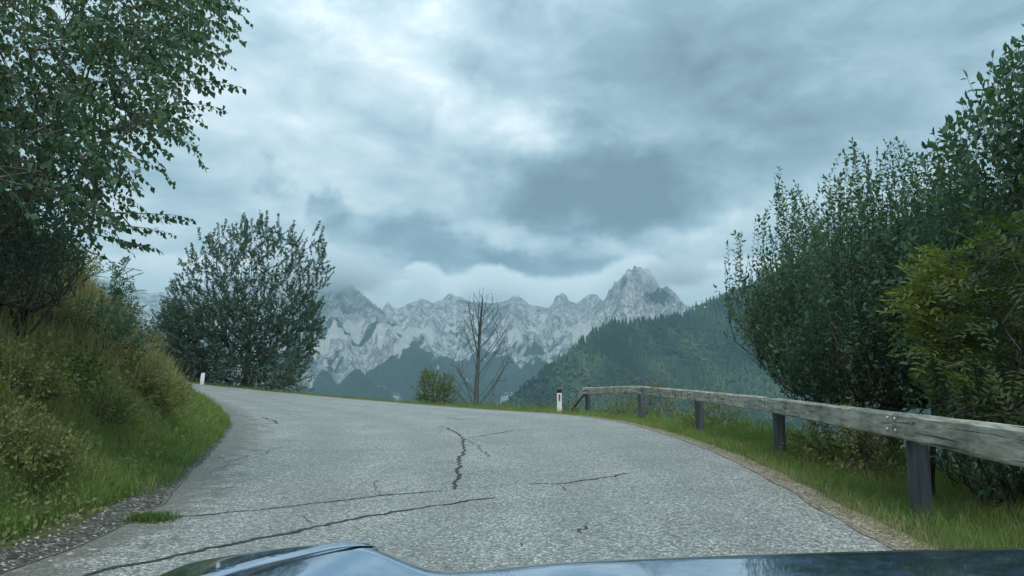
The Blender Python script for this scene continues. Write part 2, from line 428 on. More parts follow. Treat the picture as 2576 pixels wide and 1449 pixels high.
def resample(pl, n, jit=0.0, seed=0):
    pl = np.array(pl, dtype=float)
    # smooth by Chaikin, then even arc length
    for _ in range(2):
        q = np.empty((2 * len(pl) - 2, 2)); q[0::2] = .75 * pl[:-1] + .25 * pl[1:]; q[1::2] = .25 * pl[:-1] + .75 * pl[1:]
        pl = np.vstack([pl[:1], q, pl[-1:]])
    s = np.concatenate([[0], np.cumsum(np.hypot(*np.diff(pl, axis=0).T))])
    t = np.linspace(0, s[-1], n)
    out = np.stack([np.interp(t, s, pl[:, 0]), np.interp(t, s, pl[:, 1])], 1)
    if jit:
        d = np.gradient(out, axis=0); d /= np.linalg.norm(d, axis=1)[:, None]
        k = fbm(t * 1.1 + seed, t * 0 + seed, 4, .6) * jit
        out += np.stack([-d[:, 1], d[:, 0]], 1) * k[:, None]
    return out
NT = 560
LE = resample(Ledge, NT, .09, 3.0)
RE = resample(Redge, NT, .06, 8.0)
def pdist(P, line):
    """distance of points P (n,2) to a polyline"""
    best = np.full(len(P), 1e18)
    for a, b in zip(line[:-1], line[1:]):
        d = b - a; L2 = (d ** 2).sum() + 1e-12
        t = np.clip(((P - a) @ d) / L2, 0, 1)
        q = P - a - t[:, None] * d
        np.minimum(best, (q ** 2).sum(1), out=best)
    return np.sqrt(best)
LEc, REc = LE[::7], RE[::7]
POLY = np.vstack([LEc, REc[::-1]])
def inpoly(P, poly):
    x, y = P[:, 0], P[:, 1]; c = np.zeros(len(P), dtype=bool)
    px, py = poly[:, 0], poly[:, 1]; qx, qy = np.roll(px, -1), np.roll(py, -1)
    for a, b, e, f in zip(px, py, qx, qy):
        if b == f: continue
        m = ((b > y) != (f > y)) & (x < (e - a) * (y - b) / (f - b) + a)
        c ^= m
    return c
def ground(P):
    """height of the open ground (bank, verge, valley side) at points (n,2)"""
    P = np.asarray(P, dtype=float)
    dl, dr = pdist(P, LEc), pdist(P, REc)
    ins = inpoly(P, POLY)
    base = zr(P[:, 0])
    left = dl < dr
    e = np.where(left, dl, dr)
    bank = .10 * np.minimum(e, .7) + 1.02 * np.maximum(np.minimum(e, 6.0) - .7, 0) + .5 * np.maximum(np.minimum(e, 14) - 6, 0) + .30 * np.maximum(np.minimum(e, 300) - 14, 0)
    bank = bank * (1 + .10 * pn(P[:, 0] * .35, P[:, 1] * .35)) + sstep(.4, 2, e) * (.22 * fbm(P[:, 0] * .8, P[:, 1] * .8, 3))
    drop = -.16 * sstep(.15, 1.3, e) - .2 * np.maximum(np.minimum(e, 4.2) - 2.2, 0) - .62 * np.maximum(np.minimum(e, 30) - 4.2, 0) - .42 * np.maximum(np.minimum(e, 560) - 30, 0)
    drop = drop + sstep(3, 6, e) * .25 * fbm(P[:, 0] * .5, P[:, 1] * .5, 3) + sstep(.3, 1, e) * .03 * pn(P[:, 0] * 1.3, P[:, 1] * 1.3)
    z = base + np.where(left, bank, drop)
    z = np.where(ins, base - .06, np.where(e < .25, np.minimum(z, base - .03 + .2 * e), z))
    return np.maximum(z, -262.0)
def gz(x, y): return float(ground(np.array([[x, y]]))[0])

def warp_axis(lo, hi, n, c, near):
    t = np.linspace(-1, 1, n); k = 9.5
    s = np.sinh(k * t) / math.sinh(k)
    lin = near * t
    return np.where(s < 0, c + s * (c - lo) + lin, c + s * (hi - c) + lin)
gx = warp_axis(-5600, 5600, 380, -2, 24); gy = warp_axis(-4000, 5600, 380, 16, 30)
GX, GY = np.meshgrid(gx, gy)
Pg = np.stack([GX.ravel(), GY.ravel()], 1)
Vg = np.column_stack([Pg, ground(Pg)])
o = link('ground', mesh_np('ground', Vg, grid_faces(380, 380), M_SOIL, smooth=True))
tag(o, 'brown-green earth of the roadside bank, verge and valley side', kind='structure')

NW = 36
tt = np.linspace(0, 1, NW)
RV = LE[:, None, :] * (1 - tt)[None, :, None] + RE[:, None, :] * tt[None, :, None]
RV = RV.reshape(-1, 2)
rz = zr(RV[:, 0]) + .012 * fbm(RV[:, 0] * .4, RV[:, 1] * .4, 3)
edge_d = np.minimum(np.tile(tt, NT), 1) * 9.0
dirt = np.clip(1 - edge_d / 1.6, 0, 1) * .85 + np.clip(1 - (9 - edge_d) / .6, 0, 1) * .35
lat = np.tile(tt, NT); track = np.exp(-((lat - .20) / .055) ** 2) + np.exp(-((lat - .40) / .055) ** 2) + .8 * np.exp(-((lat - .62) / .055) ** 2) + .8 * np.exp(-((lat - .82) / .055) ** 2)
road = link('road', mesh_np('road', np.column_stack([RV, rz]), grid_faces(NT, NW), M_ROAD, {'dirt': dirt, 'track': track}, smooth=True))
tag(road, 'pale grey cracked mountain road bending left', kind='structure')
def roadz(x, y): return float(zr(x)) + .012 * float(fbm(np.array([x * .4]), np.array([y * .4]), 3)[0])

def ribbon(name, px, wd, mat, parent, seed, lift=.005, step=.035):
    """an irregular dark crack lying in the road surface"""
    P = np.array([hit(*p) for p in px])
    s = np.concatenate([[0], np.cumsum(np.hypot(*np.diff(P, axis=0).T))]); n = max(6, int(s[-1] / step))
    t = np.linspace(0, s[-1], n)
    C = np.stack([np.interp(t, s, P[:, 0]), np.interp(t, s, P[:, 1])], 1)
    d = np.gradient(C, axis=0); d /= np.linalg.norm(d, axis=1)[:, None]; nn = np.stack([-d[:, 1], d[:, 0]], 1)
    C = C + nn * (fbm(t * 2 + seed, t * 0 + seed, 5, .7) * .07)[:, None]
    w1 = wd * (.45 + .6 * pn(t * 3 + seed, t * 0 + 2.2) + .5 * pn(t * 17, t * 0 + seed)); w2 = wd * (.45 + .6 * pn(t * 3 + 7.7, t * 0 + seed) + .5 * pn(t * 19, t * 0 + seed + 4))
    end = np.minimum(1, np.minimum(t, s[-1] - t) / .15)
    w1 = np.maximum(w1, .12 * wd) * end; w2 = np.maximum(w2, .12 * wd) * end
    A, B = C + nn * w1[:, None], C - nn * w2[:, None]
    V = np.empty((2 * n, 3)); V[0::2, :2] = A; V[1::2, :2] = B
    V[:, 2] = [roadz(x, y) + lift for x, y in V[:, :2]]
    i = np.arange(n - 1) * 2
    me = mesh_np(name, V, np.stack([i, i + 2, i + 3, i + 1], 1), mat)
    return link(name, me, parent)
cr = [([(310, 1320), (430, 1303), (700, 1277), (850, 1261), (960, 1246), (1140, 1233)], .035),
      ([(1310, 1216), (1410, 1217), (1500, 1204), (1592, 1190)], .045), ([(1140, 1233), (1230, 1225), (1310, 1216)], .014),
      ([(150, 1462), (330, 1424), (690, 1348), (800, 1324), (900, 1303), (1060, 1277), (1245, 1250)], .055),
      ([(1166, 1102), (1164, 1130), (1152, 1168), (1152, 1200), (1140, 1232)], .05),
      ([(1100, 1072), (1130, 1078), (1166, 1102)], .05), ([(1166, 1102), (1210, 1096), (1290, 1084), (1375, 1081)], .045),
      ([(1120, 1050), (1160, 1056), (1200, 1052)], .05), ([(1170, 1104), (1200, 1120), (1230, 1150)], .018),
      ([(1455, 1345), (1465, 1335), (1480, 1332), (1475, 1322)], .03), ([(1300, 1378), (1320, 1366)], .02),
      ([(660, 1050), (690, 1058), (700, 1066)], .08), ([(700, 1040), (760, 1046)], .06),
      ([(1150, 1168), (1120, 1160), (1085, 1166)], .012), ([(1152, 1200), (1180, 1192), (1215, 1196)], .012), ([(960, 1246), (940, 1225), (945, 1205)], .010), ([(800, 1324), (770, 1310), (760, 1292)], .010), ([(1410, 1217), (1420, 1232), (1445, 1240)], .010), ([(520, 1190), (640, 1150), (720, 1120)], .012), ([(560, 1165), (700, 1125)], .012)]
for i, (p, wd) in enumerate(cr): ribbon('crack', p, wd * .8, M_CRACK, road, 3.1 * i + 1)

# edge strips: tan grit on the right, dark grit on the left
def strip(name, line, inner, outer, side, mat, label, i0, i1, seed):
    L = line[i0:i1]; n = len(L)
    d = np.gradient(L, axis=0); d /= np.linalg.norm(d, axis=1)[:, None]
    nn = np.stack([d[:, 1], -d[:, 0]], 1) * side
    t = np.arange(n) * .25
    o_ = outer * (1 + .35 * fbm(t * .5 + seed, t * 0, 3)); k = 7
    V = []
    for j in range(k):
        f = j / (k - 1)
        V.append(L + nn * (-inner * (1 + .6 * fbm(t + seed * 2, t * 0, 3)) * (1 - f) + o_ * f)[:, None])
    V = np.stack(V, 1).reshape(-1, 2)
    gl = ground(V); rr_ = np.array([roadz(x, y) for x, y in V])
    ins = inpoly(V, np.vstack([LE, RE[::-1]]))
    z = np.where(ins, rr_ + .006, np.maximum(gl + .012, rr_ - .02))
    ob = link(name, mesh_np(name, np.column_stack([V, z]), grid_faces(n, k), mat, smooth=True))
    return tag(ob, label, kind='structure')
strip('gravel_strip', RE, .08, .2, 1, M_GRAVEL, 'narrow strip of tan grit and dry litter along the right road edge', 60, 300, 2.0)
strip('gritty_shoulder', LE, .03, .30, -1, M_GRIT, 'dark gritty shoulder along the left road edge', 40, 260, 5.0)

# ------------------------------------------------------------------ foliage tools
def unit(v): return v / (np.linalg.norm(v, axis=-1, keepdims=True) + 1e-9)
KITE = (np.array([(0, 0, 0), (.38, .5, .10), (1, 0, 0), (.38, -.5, .10)]), [np.array([(0, 1, 2), (0, 2, 3)])])
OVAL = (np.array([(0, 0, 0), (.28, .42, .09), (.68, .40, .09), (1, 0, -.04), (.68, -.40, .09), (.28, -.42, .09)]), [np.array([(0, 1, 2, 3), (0, 3, 4, 5)])])
def leaf_cloud(P, D, Nn, ln, wd, tpl, tint):
    """many leaves as one vertex cloud: returns verts, faces, tint"""
    D = unit(D); B = unit(np.cross(Nn, D)); Nn = np.cross(D, B)
    T, F = tpl; k = len(T)
    V = (P[:, None, :] + D[:, None, :] * (ln[:, None] * T[None, :, 0])[..., None] + B[:, None, :] * (wd[:, None] * T[None, :, 1])[..., None] + Nn[:, None, :] * (ln[:, None] * T[None, :, 2])[..., None])
    idx = np.arange(len(P))[:, None, None] * k
    FF = [(f[None] + idx).reshape(-1, f.shape[1]) for f in F]
    return V.reshape(-1, 3), FF[0], np.repeat(tint, k)
def tubes(A, B, ra, rb, n=5):
    """tapered prisms from points A to B"""
    d = unit(B - A); ref = np.where(np.abs(d[:, 2:3]) > .9, np.array([[1., 0, 0]]), np.array([[0, 0, 1.]]))
    u = unit(np.cross(d, ref)); v = np.cross(d, u)
    an = np.arange(n) * 2 * np.pi / n
    ring = u[:, None, :] * np.cos(an)[None, :, None] + v[:, None, :] * np.sin(an)[None, :, None]
    V = np.concatenate([A[:, None] + ring * ra[:, None, None], B[:, None] + ring * rb[:, None, None]], 1)
    j = np.arange(n); f = np.stack([j, (j + 1) % n, n + (j + 1) % n, n + j], 1)
    F = (f[None] + (np.arange(len(A)) * 2 * n)[:, None, None]).reshape(-1, 4)
    return V.reshape(-1, 3), F
def skeleton(trunk, targets, rng_, step=.35, tip_r=.004, bend=.25, up=.0, power=2.3, rmin=0.0, rise=.6, trunk_r=None, primary=0):
    """join every target to the growing branch graph; returns nodes, parent index, radius"""
    nodes = [np.array(trunk[0], dtype=float)]; par = [-1]
    for p in trunk[1:]:
        p = np.array(p, dtype=float); a = nodes[-1]; m = max(1, int(np.linalg.norm(p - a) / step))
        for k in range(1, m + 1): nodes.append(a + (p - a) * k / m); par.append(len(nodes) - 2)
    top_i = len(nodes)
    base = nodes[0]
    order = np.argsort(np.linalg.norm(targets - np.array(nodes[top_i // 2]), axis=1))
    if primary: order = np.concatenate([np.arange(primary), primary + np.argsort(rng_.random(len(targets) - primary))])
    arr = np.empty((len(nodes) + 60 * len(targets), 3)); arr[:len(nodes)] = nodes; cnt = len(nodes)
    tips = []
    for ti in order:
        t = targets[ti]; n_ = arr[:top_i if ti < primary else cnt]
        dv = t - n_; dist = np.linalg.norm(dv, axis=1)
        hd = np.hypot(dv[:, 0], dv[:, 1]); cost = np.hypot(hd, dv[:, 2] - rise * hd) + .5 * np.maximum(0, -dv[:, 2])
        i = int(np.argmin(cost)); a = n_[i].copy(); L = dist[i]; m = max(1, int(L / step))
        mid = (a + t) / 2 + rng_.normal(0, bend * .25, 3) * L; mid[2] += up * L
        prev = i
        for k in range(1, m + 1):
            f = k / m; q = (1 - f) ** 2 * a + 2 * f * (1 - f) * mid + f * f * t
            arr[cnt] = q; par.append(prev); prev = cnt; cnt += 1
        tips.append((ti, prev))
    arr = arr[:cnt]; par = np.array(par)
    load = np.zeros(cnt)
    for _, i in tips: load[i] += 1
    for i in range(cnt - 1, 0, -1): load[par[i]] += load[i]
    r = np.maximum(tip_r * np.maximum(load, 1) ** (1 / power), rmin)
    if trunk_r: r[:top_i] = np.linspace(trunk_r[0], trunk_r[1], top_i)
    return arr, par, r, tips
def trunk_parts(root, base, arr, par, r, mat, thr, sides=(7, 4), twig_name='twigs'):
    i = np.arange(1, len(arr)); A = arr[par[i]] - base; B = arr[i] - base
    ra = np.minimum(r[par[i]], r[i] * 1.35); rb = r[i]
    big = rb >= thr
    if big.any():
        V, F = tubes(A[big], B[big], ra[big], rb[big], sides[0])
        link('trunk', mesh_np('trunk', V, F, mat, smooth=True), root)
    if (~big).any():
        V, F = tubes(A[~big], B[~big], ra[~big], rb[~big], sides[1])
        tag(link(twig_name, mesh_np(twig_name, V, F, mat), root), kind='stuff')
def in_region(poly, n, y0, y1, rng_, ext=None):
    """n survey points inside an outline, spread through depth y0..y1"""
    poly = np.array(poly, dtype=float); lo, hi = poly.min(0), poly.max(0); out = []
    while len(out) < n:
        c = rng_.uniform(lo, hi, (n * 2, 2)); c = c[inpoly(c, poly)]
        out.extend(c.tolist())
    out = out[:n]; ys = rng_.uniform(y0, y1, n)
    return np.array([at(u, v, y) for (u, v), y in zip(out, ys)])
def twig_leaves(starts, dirs, length, spacing, rng_, droop=0.0, spread=.9, curl=0.0, hang=0.0, wander=.25):
    """leaves set alternately along twigs; returns leaf points, directions, normals and the twig segments"""
    P, D, N_, SA, SB = [], [], [], [], []
    for s, d, L in zip(starts, dirs, length):
        d = d / np.linalg.norm(d); p = s.copy(); k = max(3, int(L / spacing)); st = L / k; sgn = 1
        side = np.cross(d, rng_.normal(0, 1, 3)); side /= np.linalg.norm(side) + 1e-9
        for j in range(k):
            d = d + np.array([0, 0, -droop + curl]) * st + rng_.normal(0, wander, 3) * st
            d /= np.linalg.norm(d); q = p + d * st
            SA.append(p); SB.append(q)
            sd = side * sgn + rng_.normal(0, .45, 3); sgn = -sgn
            ld = d * (1 - spread * .6) + sd * spread + np.array([0, 0, -hang])
            P.append(q); D.append(ld); N_.append(rng_.normal(0, 1, 3) * .8 + np.array([0, 0, .8]) * (hang < .5))
            p = q
        P.append(p); D.append(d + np.array([0, 0, -hang])); N_.append(rng_.normal(0, 1, 3))
    return np.array(P), np.array(D), np.array(N_), np.array(SA), np.array(SB)
def pxy(P):
    """frame position of world points (survey units)"""
    c, s = math.cos(PITCH), math.sin(PITCH)
    z = P[:, 2] - CAMH; f = P[:, 1] * c + z * s; u = -P[:, 1] * s + z * c
    return CU + FPX * P[:, 0] / f, CV - FPX * u / f, f
def leafy(root, base, P, D, N_, ln, wd, tpl, mat, tint, nparts=0, rng_=None, name='crown'):
    """a crown of leaves; the nparts largest ones in view become single leaves"""
    pick = np.zeros(len(P), dtype=bool)
    if nparts:
        u, v, f = pxy(P)
        ok = (u > 5) & (u < 2570) & (v > 5) & (v < 1440)
        score = np.where(ok, ln / f, 0) * (.7 + .3 * rng_.random(len(P)))
        pick[np.argsort(-score)[:nparts]] = True
    V, F, T = leaf_cloud(P[~pick] - base, D[~pick], N_[~pick], ln[~pick], wd[~pick], tpl, tint[~pick])
    tag(link(name, mesh_np(name, V, F, mat, {'tint': T}), root), kind='stuff')
    if nparts:
        T0, F0 = tpl
        me = mesh_np('leaf', T0, F0, mat, {'tint': np.full(len(T0), .5)})
        Dn = unit(D); B = unit(np.cross(N_, Dn)); Nn = np.cross(Dn, B)
        for i in np.nonzero(pick)[0]:
            ob = bpy.data.objects.new('leaf', me); COL.objects.link(ob); ob.parent = root
            M = Matrix.Identity(4)
            M.col[0][:3] = Dn[i] * ln[i]; M.col[1][:3] = B[i] * wd[i]; M.col[2][:3] = Nn[i] * ln[i]; M.col[3][:3] = P[i] - base
            ob.matrix_local = M
def segs(root, base, SA, SB, r, mat, name='shoots'):
    V, F = tubes(SA - base, SB - base, np.full(len(SA), r), np.full(len(SA), r * .85), 3)
    tag(link(name, mesh_np(name, V, F, mat), root), kind='stuff')


# ------------------------------------------------------------------ mountains
def m_rock(b, out):
    v = objcoord(b)
    fo = b.n('ShaderNodeAttribute', None, attribute_name='forest').outputs['Fac']
    sc = b.n('ShaderNodeAttribute', None, attribute_name='scree').outputs['Fac']
    st = b.n('ShaderNodeMapping', {0: v, 3: (1., 1., .45)}).outputs[0]
    n = b.noise(st, .026, 10, .72, .5).outputs[0]
    n2 = b.noise(b.n('ShaderNodeMapping', {0: v, 3: (1., 1., .3)}).outputs[0], .11, 7, .70, .4).outputs[0]
    n3 = b.noise(v, .004, 5, .6).outputs[0]
    rock = b.ramp(n, [(.36, (.095, .10, .115)), (.46, (.31, .31, .315)), (.53, (.54, .54, .52)), (.63, (.80, .79, .76))])
    rock = b.mix(1.0, rock, b.ramp(n2, [(.36, .42), (.5, .98), (.62, 1.3)]), 'MULTIPLY')
    turf = b.maprange(b.m('ADD', n3, b.m('MULTIPLY', b.m('SUBTRACT', n2, .5), .5)), .56, .66)
    rock = b.mix(b.m('MULTIPLY', turf, .6), rock, (.075, .095, .070))
    scree = b.ramp(b.noise(v, .02, 5, .6).outputs[0], [(.3, (.62, .61, .57)), (.7, (.78, .77, .73))])
    sf = b.maprange(b.m('ADD', sc, b.m('MULTIPLY', b.m('SUBTRACT', n2, .5), .7)), .42, .62)
    c = b.mix(sf, rock, scree)
    tree = b.ramp(b.noise(v, .06, 5, .7).outputs[0], [(.3, (.012, .026, .014)), (.5, (.026, .046, .022)), (.7, (.045, .066, .030))])
    ff = b.maprange(b.m('ADD', fo, b.m('MULTIPLY', b.m('SUBTRACT', b.noise(v, .013, 8, .72).outputs[0], .5), 1.25)), .45, .55)
    c = b.mix(ff, c, tree)
    principled(b, out, c, .95, b.m('ADD', b.m('MULTIPLY', n, 1.0), b.m('MULTIPLY', n2, .45)), 1.0, 45.0, .1)
M_ROCK = material('limestone_and_forest', m_rock)

skyl = [(-900, 700), (-300, 690), (0, 690), (250, 700), (380, 738), (480, 730), (600, 700), (720, 705), (800, 720), (850, 700), (905, 733), (945, 766), (960, 782), (968, 768), (976, 758), (984, 768), (992, 777), (1012, 771), (1040, 759), (1060, 750), (1078, 757), (1092, 763), (1112, 752), (1133, 737), (1148, 746), (1162, 748), (1182, 758), (1240, 764), (1270, 757), (1288, 746), (1300, 742), (1312, 748), (1332, 766), (1386, 776), (1392, 758), (1398, 744), (1412, 737), (1424, 743), (1430, 756), (1452, 762), (1470, 749), (1490, 737), (1503, 744), (1514, 757), (1540, 740), (1600, 760), (1720, 790), (1900, 800), (2600, 780), (3600, 740)]
sa = np.array([sight(*p) for p in skyl])
NA, NY = 820, 330
aa = np.concatenate([np.linspace(-1.3, -.45, 110, endpoint=False), np.linspace(-.45, .32, 620, endpoint=False), np.linspace(.32, 1.3, 90)])
yy = np.concatenate([np.linspace(2300, 5330, 318), np.linspace(5345, 5600, 12)])
A, YY = np.meshgrid(aa, yy)
XX = A * YY
yc = 5150 + 160 * pn(A * 9.0, A * 0 + 3.3)
zc = CAMH + np.interp(A, sa[:, 0], sa[:, 1]) * yc
yb = 2500.0
t = np.clip((yc - YY) / (yc - yb), -1, 1)
prof = np.where(t > 0, 1 - (1 - np.maximum(t, 0)) ** 2.1, 0)
Zm = zc + (-262 - zc) * prof
Zm = np.where(t < 0, zc + 1.1 * (yc - YY) * .35, Zm)
# sharp spurs and massifs that stand in front of the main crest
ridges = [
    [(560, 690, 4700), (760, 720, 4500), (835, 722, 4350), (868, 702, 4300), (905, 748, 4180), (935, 790, 4020), (985, 838, 3800), (1040, 872, 3600), (1090, 905, 3380)],
    [(868, 702, 4300), (850, 770, 4050), (840, 830, 3750), (880, 900, 3400), (930, 960, 3100)],
    [(868, 702, 4300), (800, 790, 4000), (760, 860, 3650), (720, 940, 3250)],
    [(1060, 750, 5120), (1050, 790, 4850), (1030, 830, 4500)],
    [(1133, 737, 5120), (1110, 772, 4900), (1082, 812, 4600), (1060, 845, 4250), (1075, 880, 3900)],
    [(1133, 737, 5120), (1165, 790, 4800), (1185, 840, 4450), (1200, 880, 4050)],
    [(1300, 742, 5120), (1285, 790, 4850), (1300, 835, 4500), (1330, 880, 4100)],
    [(1412, 737, 5080), (1402, 775, 4850), (1380, 815, 4550), (1345, 850, 4200)],
    [(1412, 737, 5080), (1450, 800, 4700), (1440, 845, 4350)],
    [(1490, 737, 4950), (1490, 790, 4650), (1470, 830, 4300)],
    [(1490, 762, 4750), (1522, 758, 4500), (1538, 742, 4350), (1544, 720, 4270), (1551, 698, 4230), (1564, 687, 4200), (1582, 681, 4200), (1602, 680, 4200), (1624, 681, 4200), (1640, 687, 4190), (1650, 704, 4150), (1656, 716, 4080), (1676, 718, 4000), (1694, 734, 3950), (1718, 762, 3850), (1760, 800, 3700)],
    [(1585, 700, 4150), (1560, 760, 4000), (1545, 800, 3800), (1500, 850, 3500), (1440, 900, 3200)],
    [(1605, 690, 4180), (1618, 718, 4120), (1610, 770, 3900), (1620, 820, 3700)],
]
Pm = np.stack([XX.ravel(), YY.ravel()], 1); best = Zm.ravel().copy()
warpd = 1 + .22 * fbm(Pm[:, 0] * .004, Pm[:, 1] * .004, 4)
for ri, rd in enumerate(ridges):
    kk_ = 2.0 if ri == 10 else 1.25
    W3 = [at(*p) for p in rd]
    for p, q in zip(W3[:-1], W3[1:]):
        d = (q - p)[:2]; L2 = (d ** 2).sum()
        tt_ = np.clip(((Pm - p[:2]) @ d) / L2, 0, 1)
        dist = np.hypot(*(Pm - p[:2] - tt_[:, None] * d).T)
        val_ = p[2] + tt_ * (q[2] - p[2]) - (kk_ * dist * warpd) / (1 + dist * .0012)
        best = np.maximum(best, val_)
Zs = best.reshape(Zm.shape)
crest_mask = sstep(.0, .10, t)
wx = XX + 90 * fbm(XX * .003, YY * .003, 3); wy = YY + 90 * fbm(XX * .003 + 40, YY * .003, 3)
det = (ridged(wx * .0042, wy * .0026, 6, .52) - .9)
Zs = Zs + det * (3 + 17 * crest_mask) * (.35 + .65 * sstep(-200, 150, Zs)) * np.where(t < 0, .2, 1)
Zs = Zs + (ridged(wx * .012, wy * .008 + 3, 5, .6) - .85) * (3 + 13 * crest_mask)
Zs = Zs + fbm(XX * .05, YY * .04, 3, .6) * 5 * crest_mask
Zs = np.maximum(Zs, -270)
# what grows where: forest below the tree line, scree in the hollows
gyx, gyy = np.gradient(Zs)
dX = np.gradient(XX, axis=1) + 1e-6; dY = np.gradient(YY, axis=0)
slope = np.hypot(gyy / dX, gyx / dY)
def blur(a, k):
    c = np.cumsum(np.pad(a, ((k + 1, k), (0, 0)), 'edge'), 0); a = (c[2 * k + 1:] - c[:-2 * k - 1]) / (2 * k + 1)
    c = np.cumsum(np.pad(a, ((0, 0), (k + 1, k)), 'edge'), 1); return (c[:, 2 * k + 1:] - c[:, :-2 * k - 1]) / (2 * k + 1)
hollow = blur(Zs, 9) - Zs
tl = 98 + 105 * fbm(XX * .0034, YY * .0022, 5, .6) - 1.6 * np.clip(hollow, -5, 30) + 30 * sstep(-.2, -.35, A) + 40 * sstep(.1, .2, A)
forest = .5 + np.clip((tl - Zs) / 70, -1, 1) * .5
forest = forest - .2 * sstep(1.7, 2.6, slope) - .75 * sstep(.12, .42, fbm(XX * .0032 + 7, YY * .0011 + 3, 4)) * sstep(-.30, -.14, -np.abs(A + .20)) * sstep(-260, -60, Zs)
scree = sstep(1, 15, hollow) * (1 - sstep(.9, 1.5, slope)) * sstep(30, 110, Zs) * (1 - sstep(330, 460, Zs)) + .35 * sstep(.1, .4, fbm(XX * .006, YY * .0015, 4))
band = sstep(70, 140, Zs) * (1 - sstep(230, 360, Zs))
scree = np.maximum(scree, band * sstep(-.02, .26, fbm(XX * .0045 + 11, YY * .0013 + 2, 4)) * .95)
forest = forest + .62 * sstep(.14, .30, fbm(XX * .0058 + 31, YY * .0045 + 5, 4)) * sstep(90, 130, Zs) * (1 - sstep(260, 380, Zs))
um, vm, _ = pxy(np.stack([XX, YY, Zs], -1).reshape(-1, 3)); um = um.reshape(XX.shape); vm = vm.reshape(XX.shape)
forest = forest + .85 * np.exp(-((um - 1655) / 42) ** 2 - ((vm - 745) / 30) ** 2) * (YY < 4400)
Vm = np.stack([XX, YY, Zs], -1).reshape(-1, 3)
o = link('mountain_range', mesh_np('mountain_range', Vm, grid_faces(len(yy), len(aa)), M_ROCK, {'forest': forest.ravel(), 'scree': scree.ravel()}, smooth=True))
tag(o, 'pale jagged limestone mountain range with dark forest on its lower slopes', kind='structure')

# ------------------------------------------------------------------ forested hill on the right
M_HILL = material('hill_floor', lambda b, o_: principled(b, o_, b.ramp(b.noise(objcoord(b), .05, 5).outputs[0], [(.3, (.018, .032, .016)), (.7, (.040, .060, .028))]), .95))
hr = [(850, 1330, 1250), (1050, 1190, 1350), (1160, 1110, 1420), (1235, 1052, 1480), (1320, 980, 1560), (1400, 916, 1650), (1480, 852, 1740), (1540, 822, 1800), (1600, 818, 1860), (1660, 810, 1920), (1720, 796, 1980), (1780, 768, 2030), (1850, 740, 2080), (2000, 676, 2150), (2300, 560, 2250), (2800, 430, 2300), (4200, 330, 2300)]
hp = np.array([at(*p) for p in hr])
def hillz(x, y):
    yr_ = np.interp(x, hp[:, 0], hp[:, 1]); zr_ = np.interp(x, hp[:, 0], hp[:, 2])
    d = yr_ - y
    g = fbm(x * .006, y * .004, 4)
    z = zr_ - np.where(d > 0, .62 * d * (1 + .12 * pn(x * .004, y * .004)), -.5 * d)
    return z + 14 * g * sstep(10, 140, np.abs(d))
hx = np.linspace(-360, 3200, 180); hy = np.linspace(420, 3000, 150)
HX, HY = np.meshgrid(hx, hy); HZ = hillz(HX, HY)
HZ = np.maximum(HZ, -266.)
o = link('forest_hill', mesh_np('forest_hill', np.stack([HX, HY, HZ], -1).reshape(-1, 3), grid_faces(150, 180), M_HILL, smooth=True))
tag(o, 'steep wooded hillside falling towards the valley on the right', kind='structure')
M_FOREST = leaf_mat('forest_crown', [(0, (.016, .036, .026)), (.35, (.030, .064, .040)), (.6, (.050, .100, .052)), (.85, (.082, .140, .062)), (1, (.12, .155, .068))], .12, .8, .1)
def conifer_proto(rr, lay=5, n=7):
    V, F = [], []
    for k in range(lay):
        f = k / lay; z0 = .10 + .86 * f - .02; z1 = min(1.0, z0 + .34 * (1 - f * .55)); r0 = .20 * (1 - f) ** .85 + .025
        b0 = len(V); ph = rr.uniform(0, 6)
        for j in range(n):
            a = ph + 2 * math.pi * j / n; q = r0 * rr.uniform(.6, 1.2); V.append((q * math.cos(a), q * math.sin(a), z0 + rr.uniform(-.045, .03)))
        V.append((rr.uniform(-.01, .01), rr.uniform(-.01, .01), z1))
        F += [(b0 + j, b0 + (j + 1) % n, b0 + n) for j in range(n)]
    return np.array(V), np.array(F)
def broad_proto(rr):
    V, F = [], []
    for c in range(9):
        cx, cy, cz = rr.normal(0, .14), rr.normal(0, .14), rr.uniform(.32, .82); q = rr.uniform(.12, .20) * (1.15 - abs(cz - .5))
        b0 = len(V)
        for dx, dy, dz in ((1, 0, 0), (0, 1, 0), (-1, 0, 0), (0, -1, 0), (0, 0, 1), (0, 0, -1)):
            V.append((cx + dx * q * rr.uniform(.7, 1.3), cy + dy * q * rr.uniform(.7, 1.3), cz + dz * q * rr.uniform(.8, 1.5)))
        for i in range(4):
            F += [(b0 + i, b0 + (i + 1) % 4, b0 + 4), (b0 + (i + 1) % 4, b0 + i, b0 + 5)]
    return np.array(V), np.array(F)
